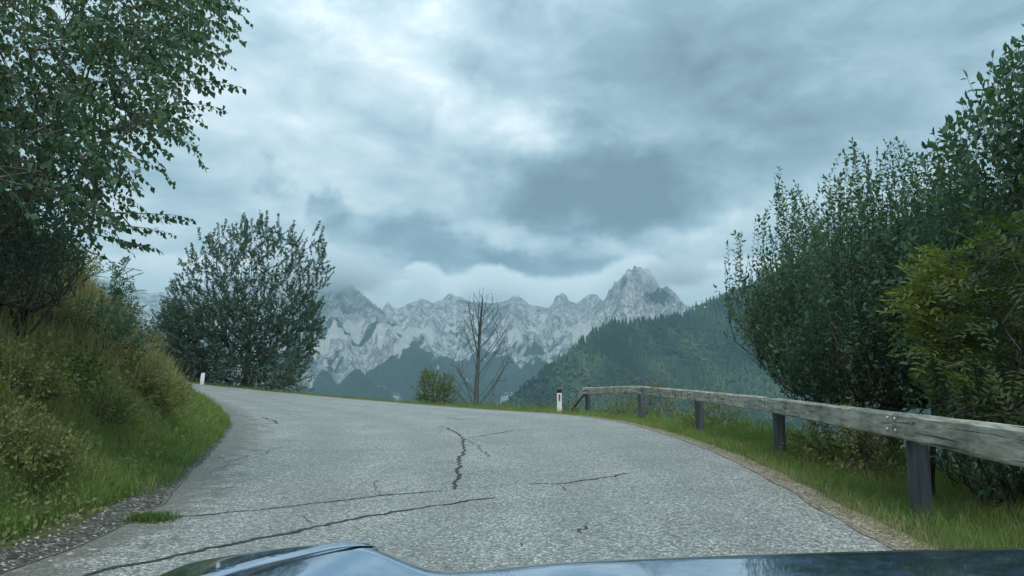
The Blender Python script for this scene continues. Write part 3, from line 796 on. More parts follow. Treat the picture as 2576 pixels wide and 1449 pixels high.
def wood(name, pts, hts, kinds, tints, mat, label, seed):
    rr = np.random.default_rng(seed)
    protos = [conifer_proto(rr) for _ in range(5)] + [broad_proto(rr) for _ in range(5)]
    Vs, Fs, Ts, off = [], [], [], 0
    var = rr.integers(0, 5, len(pts)) + 5 * kinds
    for k, (pv, pf) in enumerate(protos):
        m = np.nonzero(var == k)[0]
        if not len(m): continue
        an = rr.uniform(0, 6.28, len(m)); c, s = np.cos(an)[:, None], np.sin(an)[:, None]
        wdt = (rr.uniform(.85, 1.3, len(m)) * hts[m])[:, None]
        V = np.stack([(pv[:, 0] * c - pv[:, 1] * s) * wdt + pts[m, 0:1], (pv[:, 0] * s + pv[:, 1] * c) * wdt + pts[m, 1:2], pv[None, :, 2] * hts[m][:, None] + pts[m, 2:3]], -1)
        Fs.append((pf[None] + (np.arange(len(m)) * len(pv))[:, None, None]).reshape(-1, 3) + off)
        Ts.append(np.repeat(tints[m], len(pv))); Vs.append(V.reshape(-1, 3)); off += len(m) * len(pv)
    o_ = link(name, mesh_np(name, np.vstack(Vs), np.vstack(Fs), mat, {'tint': np.concatenate(Ts)}, smooth=True))
    return tag(o_, label, 'forest', kind='stuff')
n = 60000
cx = rng.uniform(-200, 1500, n); yr_ = np.interp(cx, hp[:, 0], hp[:, 1]); cyy = yr_ - rng.uniform(-25, 620, n)
cz = hillz(cx, cyy); P = np.stack([cx, cyy, cz], 1)
u, v, f = pxy(P)
keep = (u > 1180) & (u < 2640) & (v < 1075) & (v > 380)
P = P[keep]
# thin to a forest-like spacing
cell = {}
for i, (x_, y_) in enumerate(P[:, :2]):
    cell.setdefault((int(x_ // 7.2), int(y_ // 8.5)), i)
P = P[np.array(list(cell.values()))]
P = P[rng.permutation(len(P))[:13000]]
kind_n = fbm(P[:, 0] * .006 + 4, P[:, 1] * .006, 3) + rng.normal(0, .18, len(P))
kinds = (kind_n > .10).astype(int)
ht = np.where(kinds == 1, rng.uniform(9, 18, len(P)), rng.uniform(11, 27, len(P)))
gap = fbm(P[:, 0] * .012 + 20, P[:, 1] * .010, 3) > -.42
P, kinds, ht = P[gap], kinds[gap], ht[gap]
ti = np.clip(.38 + .22 * kinds + .8 * fbm(P[:, 0] * .01, P[:, 1] * .008 + 9, 3) + rng.normal(0, .15, len(P)), 0, 1)
wood('hillside_forest', P, ht, kinds, ti, M_FOREST, 'dense mixed forest covering the hillside beyond the guardrail', 21)
# the row of single trees standing clear on the ridge
rr = np.random.default_rng(31)
pv, pf = conifer_proto(rr, 6, 7)
me_cr = mesh_np('crown', pv, pf, M_FOREST, {'tint': np.full(len(pv), .25)})
me_tr = prism('trunk', circle(.012, 6), -.05, .3, M_BARK, axis='z')
for k in range(26):
    uu = 1722 + k * 5.6 + rr.uniform(-3, 3); x_ = float(np.interp(uu, [p[0] for p in hr], hp[:, 0])); y_ = float(np.interp(x_, hp[:, 0], hp[:, 1])) + rr.uniform(-4, 14)
    root = empty('ridge_conifer', (x_, y_, float(hillz(np.array([x_]), np.array([y_]))[0]) - .5), 'slim dark conifer standing against the sky on the wooded ridge', 'tree', 'conifers along the ridge line')
    h = rr.uniform(15, 27); root.scale = (h * rr.uniform(.55, .9), h * .8, h); root.rotation_euler.z = rr.uniform(0, 6)
    link('crown', me_cr, root); link('trunk', me_tr, root)

# ------------------------------------------------------------------ guardrail
def rail_pt(u, v, Yd): return at(u, v, Yd)
_e = at(2575, 1073, 5.05); _j = at(2257, 1036, 7.8)
J = [_j + (_e - _j) * ((7.8 - 1.0) / (7.8 - 5.05)), _j, at(1932, 998, 13.6), at(1741, 981, 19.4), at(1600, 970, 25.0), at(1468, 975, 29.0), at(1417, 1042, 31.6)]
guard = empty('guardrail', (float(J[3][0]), float(J[3][1]), gz(J[3][0], J[3][1])), 'weathered timber guardrail on dark round posts along the right verge', 'guardrail')
gb = np.array(guard.location)
BH, BT = .123, .055
def beam(a, b, k):
    d = b - a; L = np.linalg.norm(d); x = d / L
    side = np.array([x[1], -x[0], 0]); side /= np.linalg.norm(side)      # away from the road
    up_ = np.cross(side, x); up_ = -up_ if up_[2] < 0 else up_
    c0 = .02
    prof = [(-BT + .012, -BH), (BT - .012, -BH), (BT, -BH + .015), (BT, BH - .03), (BT - .03, BH), (-BT + .03, BH - .004), (-BT, BH - .03), (-BT, -BH + .012)]
    me = prism('beam', prof, .012, L - .012, M_WOOD, nx=14, wob=.0022, seed=40 + k)
    o_ = link('beam', me, guard)
    M = Matrix.Identity(4)
    yv = side; zv = up_
    if np.dot(np.cross(x, yv), zv) < 0: yv = -yv
    M.col[0][:3] = x; M.col[1][:3] = yv; M.col[2][:3] = zv
    M.col[3][:3] = a - zv * BH - gb
    o_.matrix_local = M
    return x, side, up_, L
info = [beam(J[k], J[k + 1], k) for k in range(len(J) - 1)]
me_bolt = None
def bolt_mesh():
    V, F = [], []; n_ = 10
    for r_, h_ in ((.022, 0), (.022, .006), (.014, .014), (.004, .018)):
        for j in range(n_): V.append((h_, r_ * math.cos(2 * math.pi * j / n_), r_ * math.sin(2 * math.pi * j / n_)))
    for k in range(3):
        for j in range(n_): F.append((k * n_ + j, k * n_ + (j + 1) % n_, (k + 1) * n_ + (j + 1) % n_, (k + 1) * n_ + j))
    F.append(tuple(3 * n_ + j for j in range(n_)))
    me = bpy.data.meshes.new('bolt'); me.from_pydata(V, [], F); me.materials.append(M_STEEL)
    for p in me.polygons: p.use_smooth = True
    return me
me_bolt = bolt_mesh()
def add_bolt(pos, nrm):
    o_ = link('bolt', me_bolt, guard)
    M = Vector(nrm).to_track_quat('X', 'Z').to_matrix().to_4x4(); M.translation = Vector(pos - gb); o_.matrix_local = M
for k in range(1, 6):
    for (kk, s) in ((k - 1, -1), (k, 1)):
        if kk >= len(info): continue
        x, side, up_, L = info[kk]
        for hh in (-.055, -.165):
            p = J[k] + x * s * (.11 + .015 * (hh < -.1)) + up_ * (hh - .01) - side * (BT + .001)
            add_bolt(p, -side)
for k in list(range(1, 6)) + [0]:
    x, side, up_, L = info[min(k, 4)]
    p = J[k] + side * (BT + .105) + (x * -.02)
    zb = gz(p[0], p[1]); z1 = J[k][2] - .10
    prof = [(.1 * (1 + .03 * math.sin(3 * a_)) * math.cos(a_), .1 * (1 + .03 * math.cos(2 * a_)) * math.sin(a_)) for a_ in [2 * math.pi * j / 14 for j in range(14)]]
    me = prism('post', prof, -.5, z1 - zb, M_POST, nx=6, wob=.0015, seed=60 + k, axis='z', smooth=True)
    o_ = link('post', me, guard); o_.location = Vector((p[0], p[1], zb)) - Vector(gb)
    o_.rotation_euler = (random.uniform(-.02, .02), random.uniform(-.02, .02), random.uniform(0, 3))
# short stub under the buried end, knife-cut gouges and a split splinter
x, side, up_, L = info[3]
me_g = prism('gouge', [(-.0015, -.055), (.0015, -.06), (.003, 0), (.001, .06), (-.002, .05)], -.002, .002, M_CRACK)
for s_ in list(np.linspace(.35, 1.5, 5)) + list(np.linspace(2.4, 4.9, 11)):
    p = J[4] + (J[3] - J[4]) / L * s_ - up_ * random.uniform(.10, .15) - side * (BT + .0035)
    o_ = link('gouge', me_g, guard)
    M = Matrix.Identity(4); M.col[0][:3] = -side; M.col[1][:3] = x; M.col[2][:3] = up_
    M = Matrix.Translation(Vector(p - gb)) @ M.to_3x3().to_4x4() @ Matrix.Rotation(random.uniform(-.35, .1), 4, 'X') @ Matrix.Diagonal((1, random.uniform(4, 11), random.uniform(.5, 1.5), 1))
    o_.matrix_local = M
x, side, up_, L = info[2]
for dz, ln_ in ((0, .20), (.05, .13)):
    me = prism('splinter', [(-.012, -.006), (.012, -.006), (.004, .008)], 0, 1.0, M_WOOD, nx=2)
    o_ = link('splinter', me, guard)
    o_.matrix_local = Matrix.Translation(Vector(J[3] - x * 1.0 - up_ * (2 * BH - .03 + dz * .2) - x * dz - side * .02 - gb)) @ Vector(tuple(-x * .6 - up_ * 1.1)).to_track_quat('X', 'Z').to_matrix().to_4x4() @ Matrix.Diagonal((ln_, 1, 1, 1))

# ------------------------------------------------------------------ delineator posts
def trap(wf, wb, dp): return [(-wf, -dp), (-wf * .6, -dp * 1.25), (wf * .6, -dp * 1.25), (wf, -dp), (wb, dp), (-wb, dp)]
pr = at(1407, 1043, 28.4); zb = gz(pr[0], pr[1])
dl = empty('delineator_post', (pr[0], pr[1], zb), 'white roadside marker post with black cap and red reflector beside the guardrail end', 'marker post')
H1 = float(at(1407, 979, 28.4)[2]) - zb
link('body', prism('body', trap(.085, .06, .05), -.2, H1 - .13, M_WHITE, nx=6, axis='z'), dl)
cap = prism('cap', trap(.0865, .0615, .0515), H1 - .13, H1, M_BLACK, nx=1, axis='z')
for vv in cap.vertices:
    if vv.co.z > H1 - .01: vv.co.z += .035 * (abs(vv.co.x) / .0865) - .03
link('cap', cap, dl)
o_ = link('reflector', prism('reflector', [(-.024, -.004), (.024, -.004), (.024, .004), (-.024, .004)], H1 - .40, H1 - .19, M_RED, axis='z'), dl); o_.location = (.002, -.067, 0)
fr = bpy.data.meshes.new('reflector_frame')
q = [(-.03, -.205), (.03, -.205), (.03, .005), (-.03, .005)]
prism_f = prism('reflector_frame', [(-.031, -.003), (.031, -.003), (.031, .002), (-.031, .002)], H1 - .412, H1 - .178, M_BLACK, axis='z')
o_ = link('reflector_frame', prism_f, dl); o_.location = (.002, -.0645, 0)
dl.rotation_euler.z = R(-4)
pl_ = at(508, 968, 50.5); zb = float(zr(pl_[0])) - .03
d2 = empty('delineator_post', (pl_[0], pl_[1], zb), 'plain white roadside marker post at the bend below the beech tree', 'marker post')
H2 = float(at(510, 938, 50.5)[2]) - zb
link('body', prism('body', trap(.12, .095, .06), -.2, H2 - .05, M_WHITE, nx=5, axis='z'), d2)
cp = prism('cap', trap(.118, .093, .058), H2 - .05, H2, M_WHITE, nx=1, axis='z')
for vv in cp.vertices:
    if vv.co.z > H2 - .01: vv.co.z += .03 * (vv.co.x / .12)
link('cap', cp, d2)
d2.rotation_euler = (0, R(4.5), 0)

# ------------------------------------------------------------------ trees
def make_tree(name, label, cat, trunk, targets, dirs, lengths, spacing, leaf, seed, mat_leaf, mat_bark, group=None, tip_r=.004, thr=.02, step=.35, bend=.25, up=.05, droop=0., spread=.9, curl=0., hang=0., nparts=0, tpl=OVAL, tint0=.5, tintv=.28, twig_r=.002, ratio=.55, rise=.6, power=2.3, crown_name='crown'):
    rr = np.random.default_rng(seed)
    base = np.array(trunk[0], dtype=float)
    root = empty(name, tuple(base), label, cat, group)
    arr, par, r, tips = skeleton(trunk, targets, rr, step, tip_r, bend, up, power, rise=rise)
    trunk_parts(root, base, arr, par, r, mat_bark, thr)
    P, D, N_, SA, SB = twig_leaves(targets, dirs, lengths, spacing, rr, droop, spread, curl, hang)
    segs(root, base, SA, SB, twig_r, mat_bark)
    ln = leaf * rr.uniform(.5, 1.28, len(P)); wd = ln * ratio * rr.uniform(.8, 1.15, len(P))
    tint = np.clip(tint0 + tintv * rr.normal(0, 1, len(P)) + .35 * fbm(P[:, 0] * 1.2, P[:, 2] * 1.2 + P[:, 1] * .7, 2), 0, 1)
    leafy(root, base, P, D, N_, ln, wd, tpl, mat_leaf, tint, nparts, rr, crown_name)
    return root
def gpt(x, y, dz=-.05): return np.array([x, y, gz(x, y) + dz])

# birch leaning over the left bank
rr = np.random.default_rng(2)
out_l = [(-260, -200), (640, -200), (625, -100), (600, 0), (575, 60), (535, 120), (480, 175), (475, 225), (505, 260), (500, 290), (445, 320), (405, 355), (360, 405), (340, 450), (335, 500), (330, 540), (300, 575), (220, 575), (130, 530), (60, 480), (-60, 430), (-260, 380)]
out_l = [(u - (85 if u > 250 else 0), v) for u, v in out_l]
T = in_region(out_l, 1250, 6.4, 10.2, rr)
extra = []
def spray(u0, v0, u1, v1, Yd, k):      # a single long twig that reaches out of the crown
    for f in np.linspace(0, 1, k): extra.append(at(u0 + (u1 - u0) * f, v0 + (v1 - v0) * f, Yd + .15 * f))
spray(420, 200, 560, 208, 7.6, 7); spray(480, 190, 490, 120, 7.4, 2); spray(480, -5, 575, 10, 7.5, 6); spray(460, 30, 535, 60, 7.3, 5); spray(430, 80, 510, 110, 7.4, 5)
spray(300, 535, 430, 540, 7.4, 7); spray(240, 590, 350, 615, 7.3, 7); spray(250, 560, 380, 575, 7.7, 6); spray(440, 255, 520, 265, 7.7, 4); spray(430, 110, 500, 150, 7.8, 4); spray(380, 330, 430, 350, 7.5, 3)
extra = np.array(extra)
bb = gpt(-7.2, 10.2)
tr = [bb, at(40, 560, 9.4), at(75, 475, 9.2), at(112, 388, 9.0), at(190, 230, 8.8), at(260, 60, 8.6), at(310, -100, 8.4)]
T = np.vstack([T, extra])
dirs = np.stack([rr.normal(.75, .4, len(T)), rr.normal(-.1, .4, len(T)), rr.normal(-.15, .3, len(T))], 1)
dirs[-len(extra):] = [1, 0, -.12]
ln_ = rr.uniform(.35, .70, len(T)); ln_[-len(extra):] = rr.uniform(.16, .26, len(extra))
make_tree('birch_tree', 'leafy birch leaning over the bank with drooping twigs, upper left', 'tree', tr, T, dirs, ln_, .032, .064, 3, M_LEAF_BIRCH, M_BIRCH, tip_r=.0024, thr=.022, step=.3, bend=.3, rise=.35, up=.10, droop=1.3, spread=.9, hang=.75, nparts=300, tpl=KITE, ratio=.82, tint0=.48)

# spreading beech beyond the bend
rr = np.random.default_rng(4)
out_b = [(405, 830), (425, 740), (470, 660), (490, 600), (520, 560), (560, 575), (600, 545), (640, 540), (690, 545), (720, 575), (760, 600), (800, 575), (818, 640), (815, 690), (790, 740), (800, 800), (800, 850), (770, 900), (745, 960), (690, 990), (600, 1000), (480, 965), (415, 890)]
T = np.vstack([in_region([(u, v + 25 if v < 720 else v) for u, v in out_b], 1350, 53.5, 62, rr), in_region([(405, 830), (425, 760), (800, 760), (800, 850), (770, 900), (745, 960), (690, 990), (600, 1000), (480, 965), (415, 890)], 950, 53.5, 62, rr)])
bx = at(622, 990, 57.5); bb = gpt(bx[0], bx[1])
tips_px = [(500, 585), (478, 625), (570, 565), (612, 550), (652, 542), (700, 552), (735, 580), (765, 592), (803, 572), (822, 625), (826, 680), (812, 760), (812, 825), (432, 720), (408, 790), (545, 575), (672, 545), (455, 675)]
tips_px = tips_px + [(u + rr.normal(0, 14), v + abs(rr.normal(18, 16))) for u, v in tips_px]
T2 = np.array([at(u, v - 8, 57.5 + rr.uniform(-2.5, 2.5)) for u, v in tips_px])
T = np.vstack([T, T2]); c0 = at(622, 930, 57.5)
dirs = unit(T - c0) * .6 + np.array([0, 0, .15]) + rr.normal(0, .45, T.shape)
dirs[-len(T2):] = unit(T2 - c0) + np.array([0, 0, .2]) + rr.normal(0, .22, T2.shape)
tr = [bb, at(622, 960, 57.5), at(626, 860, 57.5), at(640, 770, 57.5), at(655, 690, 57.5), at(660, 620, 57.5)]
L_ = rr.uniform(.45, 1.0, len(T)); L_[-len(T2):] = rr.uniform(.9, 1.8, len(T2))
T[-len(T2):] -= unit(dirs[-len(T2):]) * (L_[-len(T2):, None] - .1)
make_tree('beech_tree', 'broad dark beech with fanned upright branches beyond the bend', 'tree', tr, T, dirs, L_, .026, .17, 5, M_LEAF_BEECH, M_BARK, tip_r=.0078, thr=.05, step=.7, bend=.2, up=-.04, curl=.25, spread=.75, tpl=KITE, ratio=.62, tint0=.42, twig_r=.004, rise=.7)

# lower dark tree leaning against the beech on its left
out_b = [(375, 870), (395, 800), (430, 770), (470, 790), (500, 850), (510, 930), (490, 970), (420, 950), (380, 920)]
rr = np.random.default_rng(6); T = in_region(out_b, 420, 55, 60, rr)
dirs = np.stack([rr.normal(0, .5, len(T)), rr.normal(0, .4, len(T)), rr.uniform(.4, 1, len(T))], 1)
bb = gpt(*at(440, 960, 57.5)[:2])
make_tree('small_tree', 'low dark bushy tree half hidden behind the left bank', 'tree', [bb, at(440, 940, 57.5), at(440, 870, 57.5)], T, dirs, rr.uniform(.5, 1.1, len(T)), .04, .19, 7, M_LEAF_BEECH, M_BARK, tip_r=.008, thr=.04, step=.5, tpl=KITE, tint0=.35, twig_r=.006)

# dead tree at the far edge
rr = np.random.default_rng(8)
dbx = at(1197, 1030, 44); bb = gpt(dbx[0], dbx[1], -.1)
tr = [bb, at(1197, 1022, 44), at(1199, 960, 44), at(1203, 900, 44), at(1207, 840, 44), at(1211, 790, 44), at(1214, 752, 44)]
dtips = [(1225, 745), (1190, 750), (1213, 742), (1240, 760), (1178, 768), (1250, 785), (1165, 800), (1262, 800), (1168, 830), (1272, 840), (1282, 812), (1180, 870), (1258, 870), (1275, 890), (1268, 925), (1150, 930), (1148, 960), (1250, 965), (1155, 985), (1260, 940), (1170, 1005), (1240, 1010), (1205, 760), (1232, 790), (1196, 785), (1220, 800), (1186, 820), (1246, 830), (1160, 945), (1265, 860), (1188, 800), (1210, 775), (1145, 920), (1278, 905), (1255, 845), (1174, 850)]
T = np.array([at(u, v, 44 + rr.normal(0, .9)) for u, v in dtips])
T = np.vstack([T] + [T[:36] + rr.normal(0, .28, (36, 3)) for _ in range(6)])
root = empty('dead_tree', tuple(bb), 'bare leafless tree standing at the far road edge', 'tree')
arr, par, r, tips = skeleton(tr, T, rr, .16, .0082, .16, -.10, 2.25, rise=1.25, trunk_r=(.19, .022), primary=36)
trunk_parts(root, bb, arr, par, r, M_DEAD, .035, (8, 4), 'branches')

# small rounded yellowish tree beside it
rr = np.random.default_rng(9)
out_b = [(1052, 1012), (1050, 985), (1066, 950), (1076, 938), (1090, 948), (1105, 952), (1120, 950), (1134, 965), (1140, 990), (1142, 1020), (1060, 1026)]
T = in_region(out_b, 260, 40.5, 43, rr); bx = at(1096, 1030, 41.8); bb = gpt(bx[0], bx[1])
dirs = unit(T - at(1096, 1015, 41.8)) + np.array([0, 0, .4]) + rr.normal(0, .3, T.shape)
make_tree('small_tree', 'small rounded olive-green tree beside the bare tree', 'tree', [bb, at(1096, 1015, 41.8), at(1097, 985, 41.8)], T, dirs, rr.uniform(.25, .5, len(T)), .022, .10, 10, M_LEAF_BRUSH, M_BARK, tip_r=.005, thr=.03, tpl=KITE, tint0=.14, twig_r=.004, step=.2)

# sallow thickets behind the guardrail
def thicket(label, poly, shoots, n, y0, y1, bx, leaf, seed, nparts=0, tint0=.45, spacing=.06, mat=M_LEAF_SALLOW, L=(.5, 1.1), lean=-.1, name='sallow_shrub', tops=0):
    rr = np.random.default_rng(seed)
    T = in_region(poly, n, y0, y1, rr); ym = (y0 + y1) / 2
    shoots = shoots + [(u + rr.normal(0, 16), v + abs(rr.normal(35, 30))) for u, v in shoots for _ in range(4)]
    S = np.array([at(u, v, ym + rr.uniform(-.8, .8)) for u, v in shoots]) if shoots else np.zeros((0, 3))
    base = gpt(*bx)
    dirs = np.stack([rr.normal(lean, .35, len(T)), rr.normal(-.1, .35, len(T)), rr.uniform(.5, 1.1, len(T))], 1)
    Ls = rr.uniform(*L, len(T))
    if len(S):
        ls = rr.uniform(.9, 1.7, len(S))
        ds = np.stack([rr.normal(lean, .27, len(S)), rr.normal(0, .2, len(S)), np.ones(len(S))], 1)
        S = S - unit(ds) * ls[:, None] + np.array([.12, 0, 0])
        T = np.vstack([T, S]); dirs = np.vstack([dirs, ds]); Ls = np.concatenate([Ls, ls])
    c = T[:, :].mean(0)
    tr = [base, base + np.array([0, 0, .4]), (base + c) / 2 + np.array([0, 0, .2]), c]
    return make_tree(name, label, 'shrub', tr, T, dirs, Ls, spacing, leaf, seed + 1, mat, M_BARK, tip_r=.004, thr=.02, step=.35, bend=.2, up=-.02, curl=.4, spread=.8, nparts=nparts, tint0=tint0, twig_r=.003, rise=1.4, ratio=.5)
thicket('dark thicket of upright leafy shoots, farthest left beyond the guardrail', [(1905, 800), (1935, 750), (1970, 700), (2010, 670), (2060, 650), (2080, 700), (2090, 900), (2080, 1010), (1975, 990), (1925, 930), (1880, 880), (1872, 820)],
        [(1832, 592), (1850, 640), (1890, 560), (1870, 690), (1925, 455), (1958, 425), (1985, 490), (1995, 470), (2030, 480), (1915, 530), (1860, 670), (1945, 500), (1975, 470), (2060, 450), (2010, 500)], 720, 14.5, 18.5, (7.3, 16.5), .095, 50, 150, .42, .05, lean=-.02)
thicket('tall thicket of many upright leafy shoots behind the middle guardrail beams', [(2040, 700), (2075, 640), (2130, 600), (2200, 590), (2300, 580), (2400, 540), (2440, 600), (2440, 1000), (2300, 1030), (2100, 1000), (2060, 760)],
        [(2118, 355), (2105, 400), (2160, 400), (2185, 370), (2232, 358), (2220, 365), (2255, 362), (2300, 370), (2330, 380), (2355, 340), (2390, 350), (2080, 450), (2140, 390), (2280, 390), (2205, 420), (2410, 380)], 1100, 11.2, 14.6, (7.4, 13.2), .085, 60, 250, .42, .045, lean=-.02)
# big-leaved tree reaching in from the right edge
thicket('large-leaved tree reaching into the frame at the right edge', [(2420, 500), (2460, 440), (2520, 380), (2570, 300), (2600, 220), (2900, 60), (3000, 600), (2800, 760), (2500, 700), (2400, 560)],
        [(2352, 318), (2368, 305), (2400, 255), (2430, 250), (2490, 175), (2478, 210), (2520, 110), (2548, 80), (2575, 70), (2395, 290), (2450, 240), (2510, 150), (2560, 110)], 420, 8.4, 10.4, (7.6, 9.3), .112, 70, 300, .45, .075, lean=-.2, name='large_leaved_tree')
# dense dark middle mass and low growth
thicket('dense dark bush filling the gap under the large-leaved tree', [(2300, 640), (2400, 560), (2520, 520), (2900, 480), (2900, 1150), (2560, 1120), (2380, 1080), (2290, 900)], [], 800, 9.0, 11.6, (6.9, 9.8), .10, 80, 0, .35, .065, name='dark_bush')
thicket('shaded bush low behind the guardrail between the two nearest posts', [(2000, 860), (2100, 800), (2330, 860), (2360, 1020), (2250, 1060), (2050, 1030), (1970, 1010)], [], 560, 12.2, 14.6, (6.2, 13.0), .095, 90, 0, .38, .06, L=(.3, .7), name='dark_bush')

thicket('dark tangle of leaves right below and behind the nearest guardrail beam', [(2340, 1050), (2575, 1010), (2900, 1080), (2900, 1330), (2560, 1300), (2430, 1250), (2350, 1190)], [], 420, 7.7, 9.8, (5.4, 8.6), .085, 94, 0, .45, .06, L=(.25, .6), name='dark_bush')

def pinnate(P, D, rr, n=5, leaf=.07, L=.26):
    """compound ash leaves: pairs of leaflets on a stalk"""
    D = unit(D); U = unit(np.array([[0, 0, 1.]]) + rr.normal(0, .3, D.shape)); B = unit(np.cross(D, U)); Nn = np.cross(B, D)
    PP, DD, NN = [], [], []
    for k in range(n):
        f = (k + .6) / n
        q = P + D * (L * f) - np.array([0, 0, 1.]) * (L * .25 * f * f)
        for s in (-1, 1):
            PP.append(q); DD.append(B * s + D * .55 + rr.normal(0, .08, D.shape)); NN.append(Nn)
    PP.append(P + D * L - np.array([0, 0, 1.]) * L * .25); DD.append(D); NN.append(Nn)
    return np.vstack(PP), np.vstack(DD), np.vstack(NN)
def ash(label, poly, n, y0, y1, bxy, seed, leaf, L, tint0, name='ash_sapling', mat=M_LEAF_ASH, lean=(-.3, 0, .3), nparts=0):
    rr = np.random.default_rng(seed)
    T = in_region(poly, n, y0, y1, rr); base = gpt(*bxy); root = empty(name, tuple(base), label, 'shrub')
    c = T.mean(0)
    arr, par, r, tips = skeleton([base, base + np.array([0, 0, .3]), c], T, rr, .25, .003, .2, .02, 2.3, rise=.8)
    trunk_parts(root, base, arr, par, r, M_BARK, .016)
    P, D, N_ = pinnate(T, rr.normal(0, .7, T.shape) + np.array(lean), rr, 5, leaf, L)
    ln = leaf * rr.uniform(.75, 1.15, len(P)); tint = np.clip(tint0 + rr.normal(0, .14, len(P)) + .5 * fbm(P[:, 0] * 1.5, P[:, 2] * 1.5, 2), 0, 1)
    leafy(root, base, P, D, N_, ln, ln * .36, OVAL, mat, tint, nparts, rr)
ash('bright yellow-green ash sapling in front of the dark bushes', [(2285, 720), (2330, 690), (2370, 640), (2410, 640), (2420, 720), (2400, 860), (2330, 900), (2300, 800)], 230, 7.2, 8.2, (4.6, 8.9), 100, .085, .30, .72, nparts=150)
ash('green ash bush with feathered leaves at the right edge behind the nearest beam', [(2330, 860), (2420, 700), (2480, 560), (2600, 500), (2950, 560), (2950, 1150), (2600, 1100), (2450, 1060), (2350, 1010)], 950, 6.6, 8.8, (5.6, 8.0), 104, .085, .30, .06, name='ash_bush')
thicket('dark dense brush on the bank top below the birch, left edge', [(-160, 480), (40, 490), (105, 545), (175, 605), (215, 665), (190, 760), (60, 790), (-160, 790)], [], 460, 8.6, 11.2, (-6.4, 10.4), .075, 97, 0, .25, .05, L=(.25, .55), name='dark_brush', mat=M_LEAF_BEECH)
# slender sapling poking above the left bank
ash('slender feathery sapling poking above the left bank', [(285, 670), (300, 655), (316, 680), (335, 725), (360, 790), (330, 820), (280, 800), (272, 720)], 90, 19.5, 21, (-10.4, 20.0), 110, .11, .34, .25, mat=M_LEAF_SALLOW, lean=(.1, 0, .5))

# young spruce behind the birch
rr = np.random.default_rng(12)
sb = gpt(-7.9, 11.6); root = empty('spruce', tuple(sb), 'dark young spruce on the bank behind the birch, left edge', 'tree')
link('trunk', prism('trunk', circle(.05, 7), -.2, 3.2, M_BARK, nx=4, axis='z'), root)
PP, DD, NN = [], [], []
for k in range(260):
    f = rr.uniform(.06, 1); z = f * 3.3; Lb = (1 - f) * 1.35 + .12; a = rr.uniform(0, 6.28)
    dv = np.array([math.cos(a), math.sin(a), -.12])
    for s in np.linspace(.15, 1, int(8 + 14 * Lb)):
        p = np.array([0, 0, z]) + dv * Lb * s + np.array([0, 0, .18 * Lb * s * s])
        for q in range(4):
            PP.append(p + sb); sd = np.cross(dv, [0, 0, 1]) * rr.choice([-1, 1]); DD.append(dv * .8 + sd * rr.uniform(.3, 1) + np.array([0, 0, rr.normal(-.1, .25)])); NN.append(rr.normal(0, 1, 3))
PP, DD, NN = map(np.array, (PP, DD, NN))
ln = rr.uniform(.06, .14, len(PP))
leafy(root, sb, PP, DD, NN, ln, ln * .24, KITE, M_NEEDLE, rr.random(len(PP)))

# ------------------------------------------------------------------ bushes on the left bank
def ray_ground(u, v, y0=3.0, y1=60.0):
    ys = np.arange(y0, y1, .08); a, b = sight(u, v)
    P = np.stack([a * ys, ys], 1); z = CAMH + b * ys; g = ground(P)
    k = np.nonzero(z < g)[0]
    return (P[k[0], 0], P[k[0], 1]) if len(k) else None
def bush(name, label, xy, rad, hgt, n, leaf, mat, seed, tint0=.5, upness=.5, tpl=KITE, ratio=.6, cat='bush'):
    n = int(n * 1.6)
    rr = np.random.default_rng(seed); b = gpt(*xy)
    d = unit(rr.normal(0, 1, (n, 3))); d[:, 2] = np.abs(d[:, 2])
    q = rr.uniform(.35, 1, n) ** .6
    lump = 1 + .35 * fbm(d[:, 0] * 2.2 + seed, d[:, 1] * 2.2 + d[:, 2] * 2, 3)
    T = b + d * np.array([rad, rad, hgt]) * (q * lump)[:, None]
    g = ground(T[:, :2]); T[:, 2] = np.maximum(T[:, 2], g + .04)
    dirs = d + np.array([0, 0, upness]) + rr.normal(0, .35, d.shape)
    return make_tree(name, label, cat, [b, b + np.array([0, 0, hgt * .35])], T, dirs, rr.uniform(.18, .42, n), leaf * .5, leaf, seed + 1, mat, M_BARK, tip_r=.0022, thr=.03, step=.2, tpl=tpl, ratio=ratio, tint0=tint0, twig_r=.0022, tintv=.2, up=.0, bend=.3)
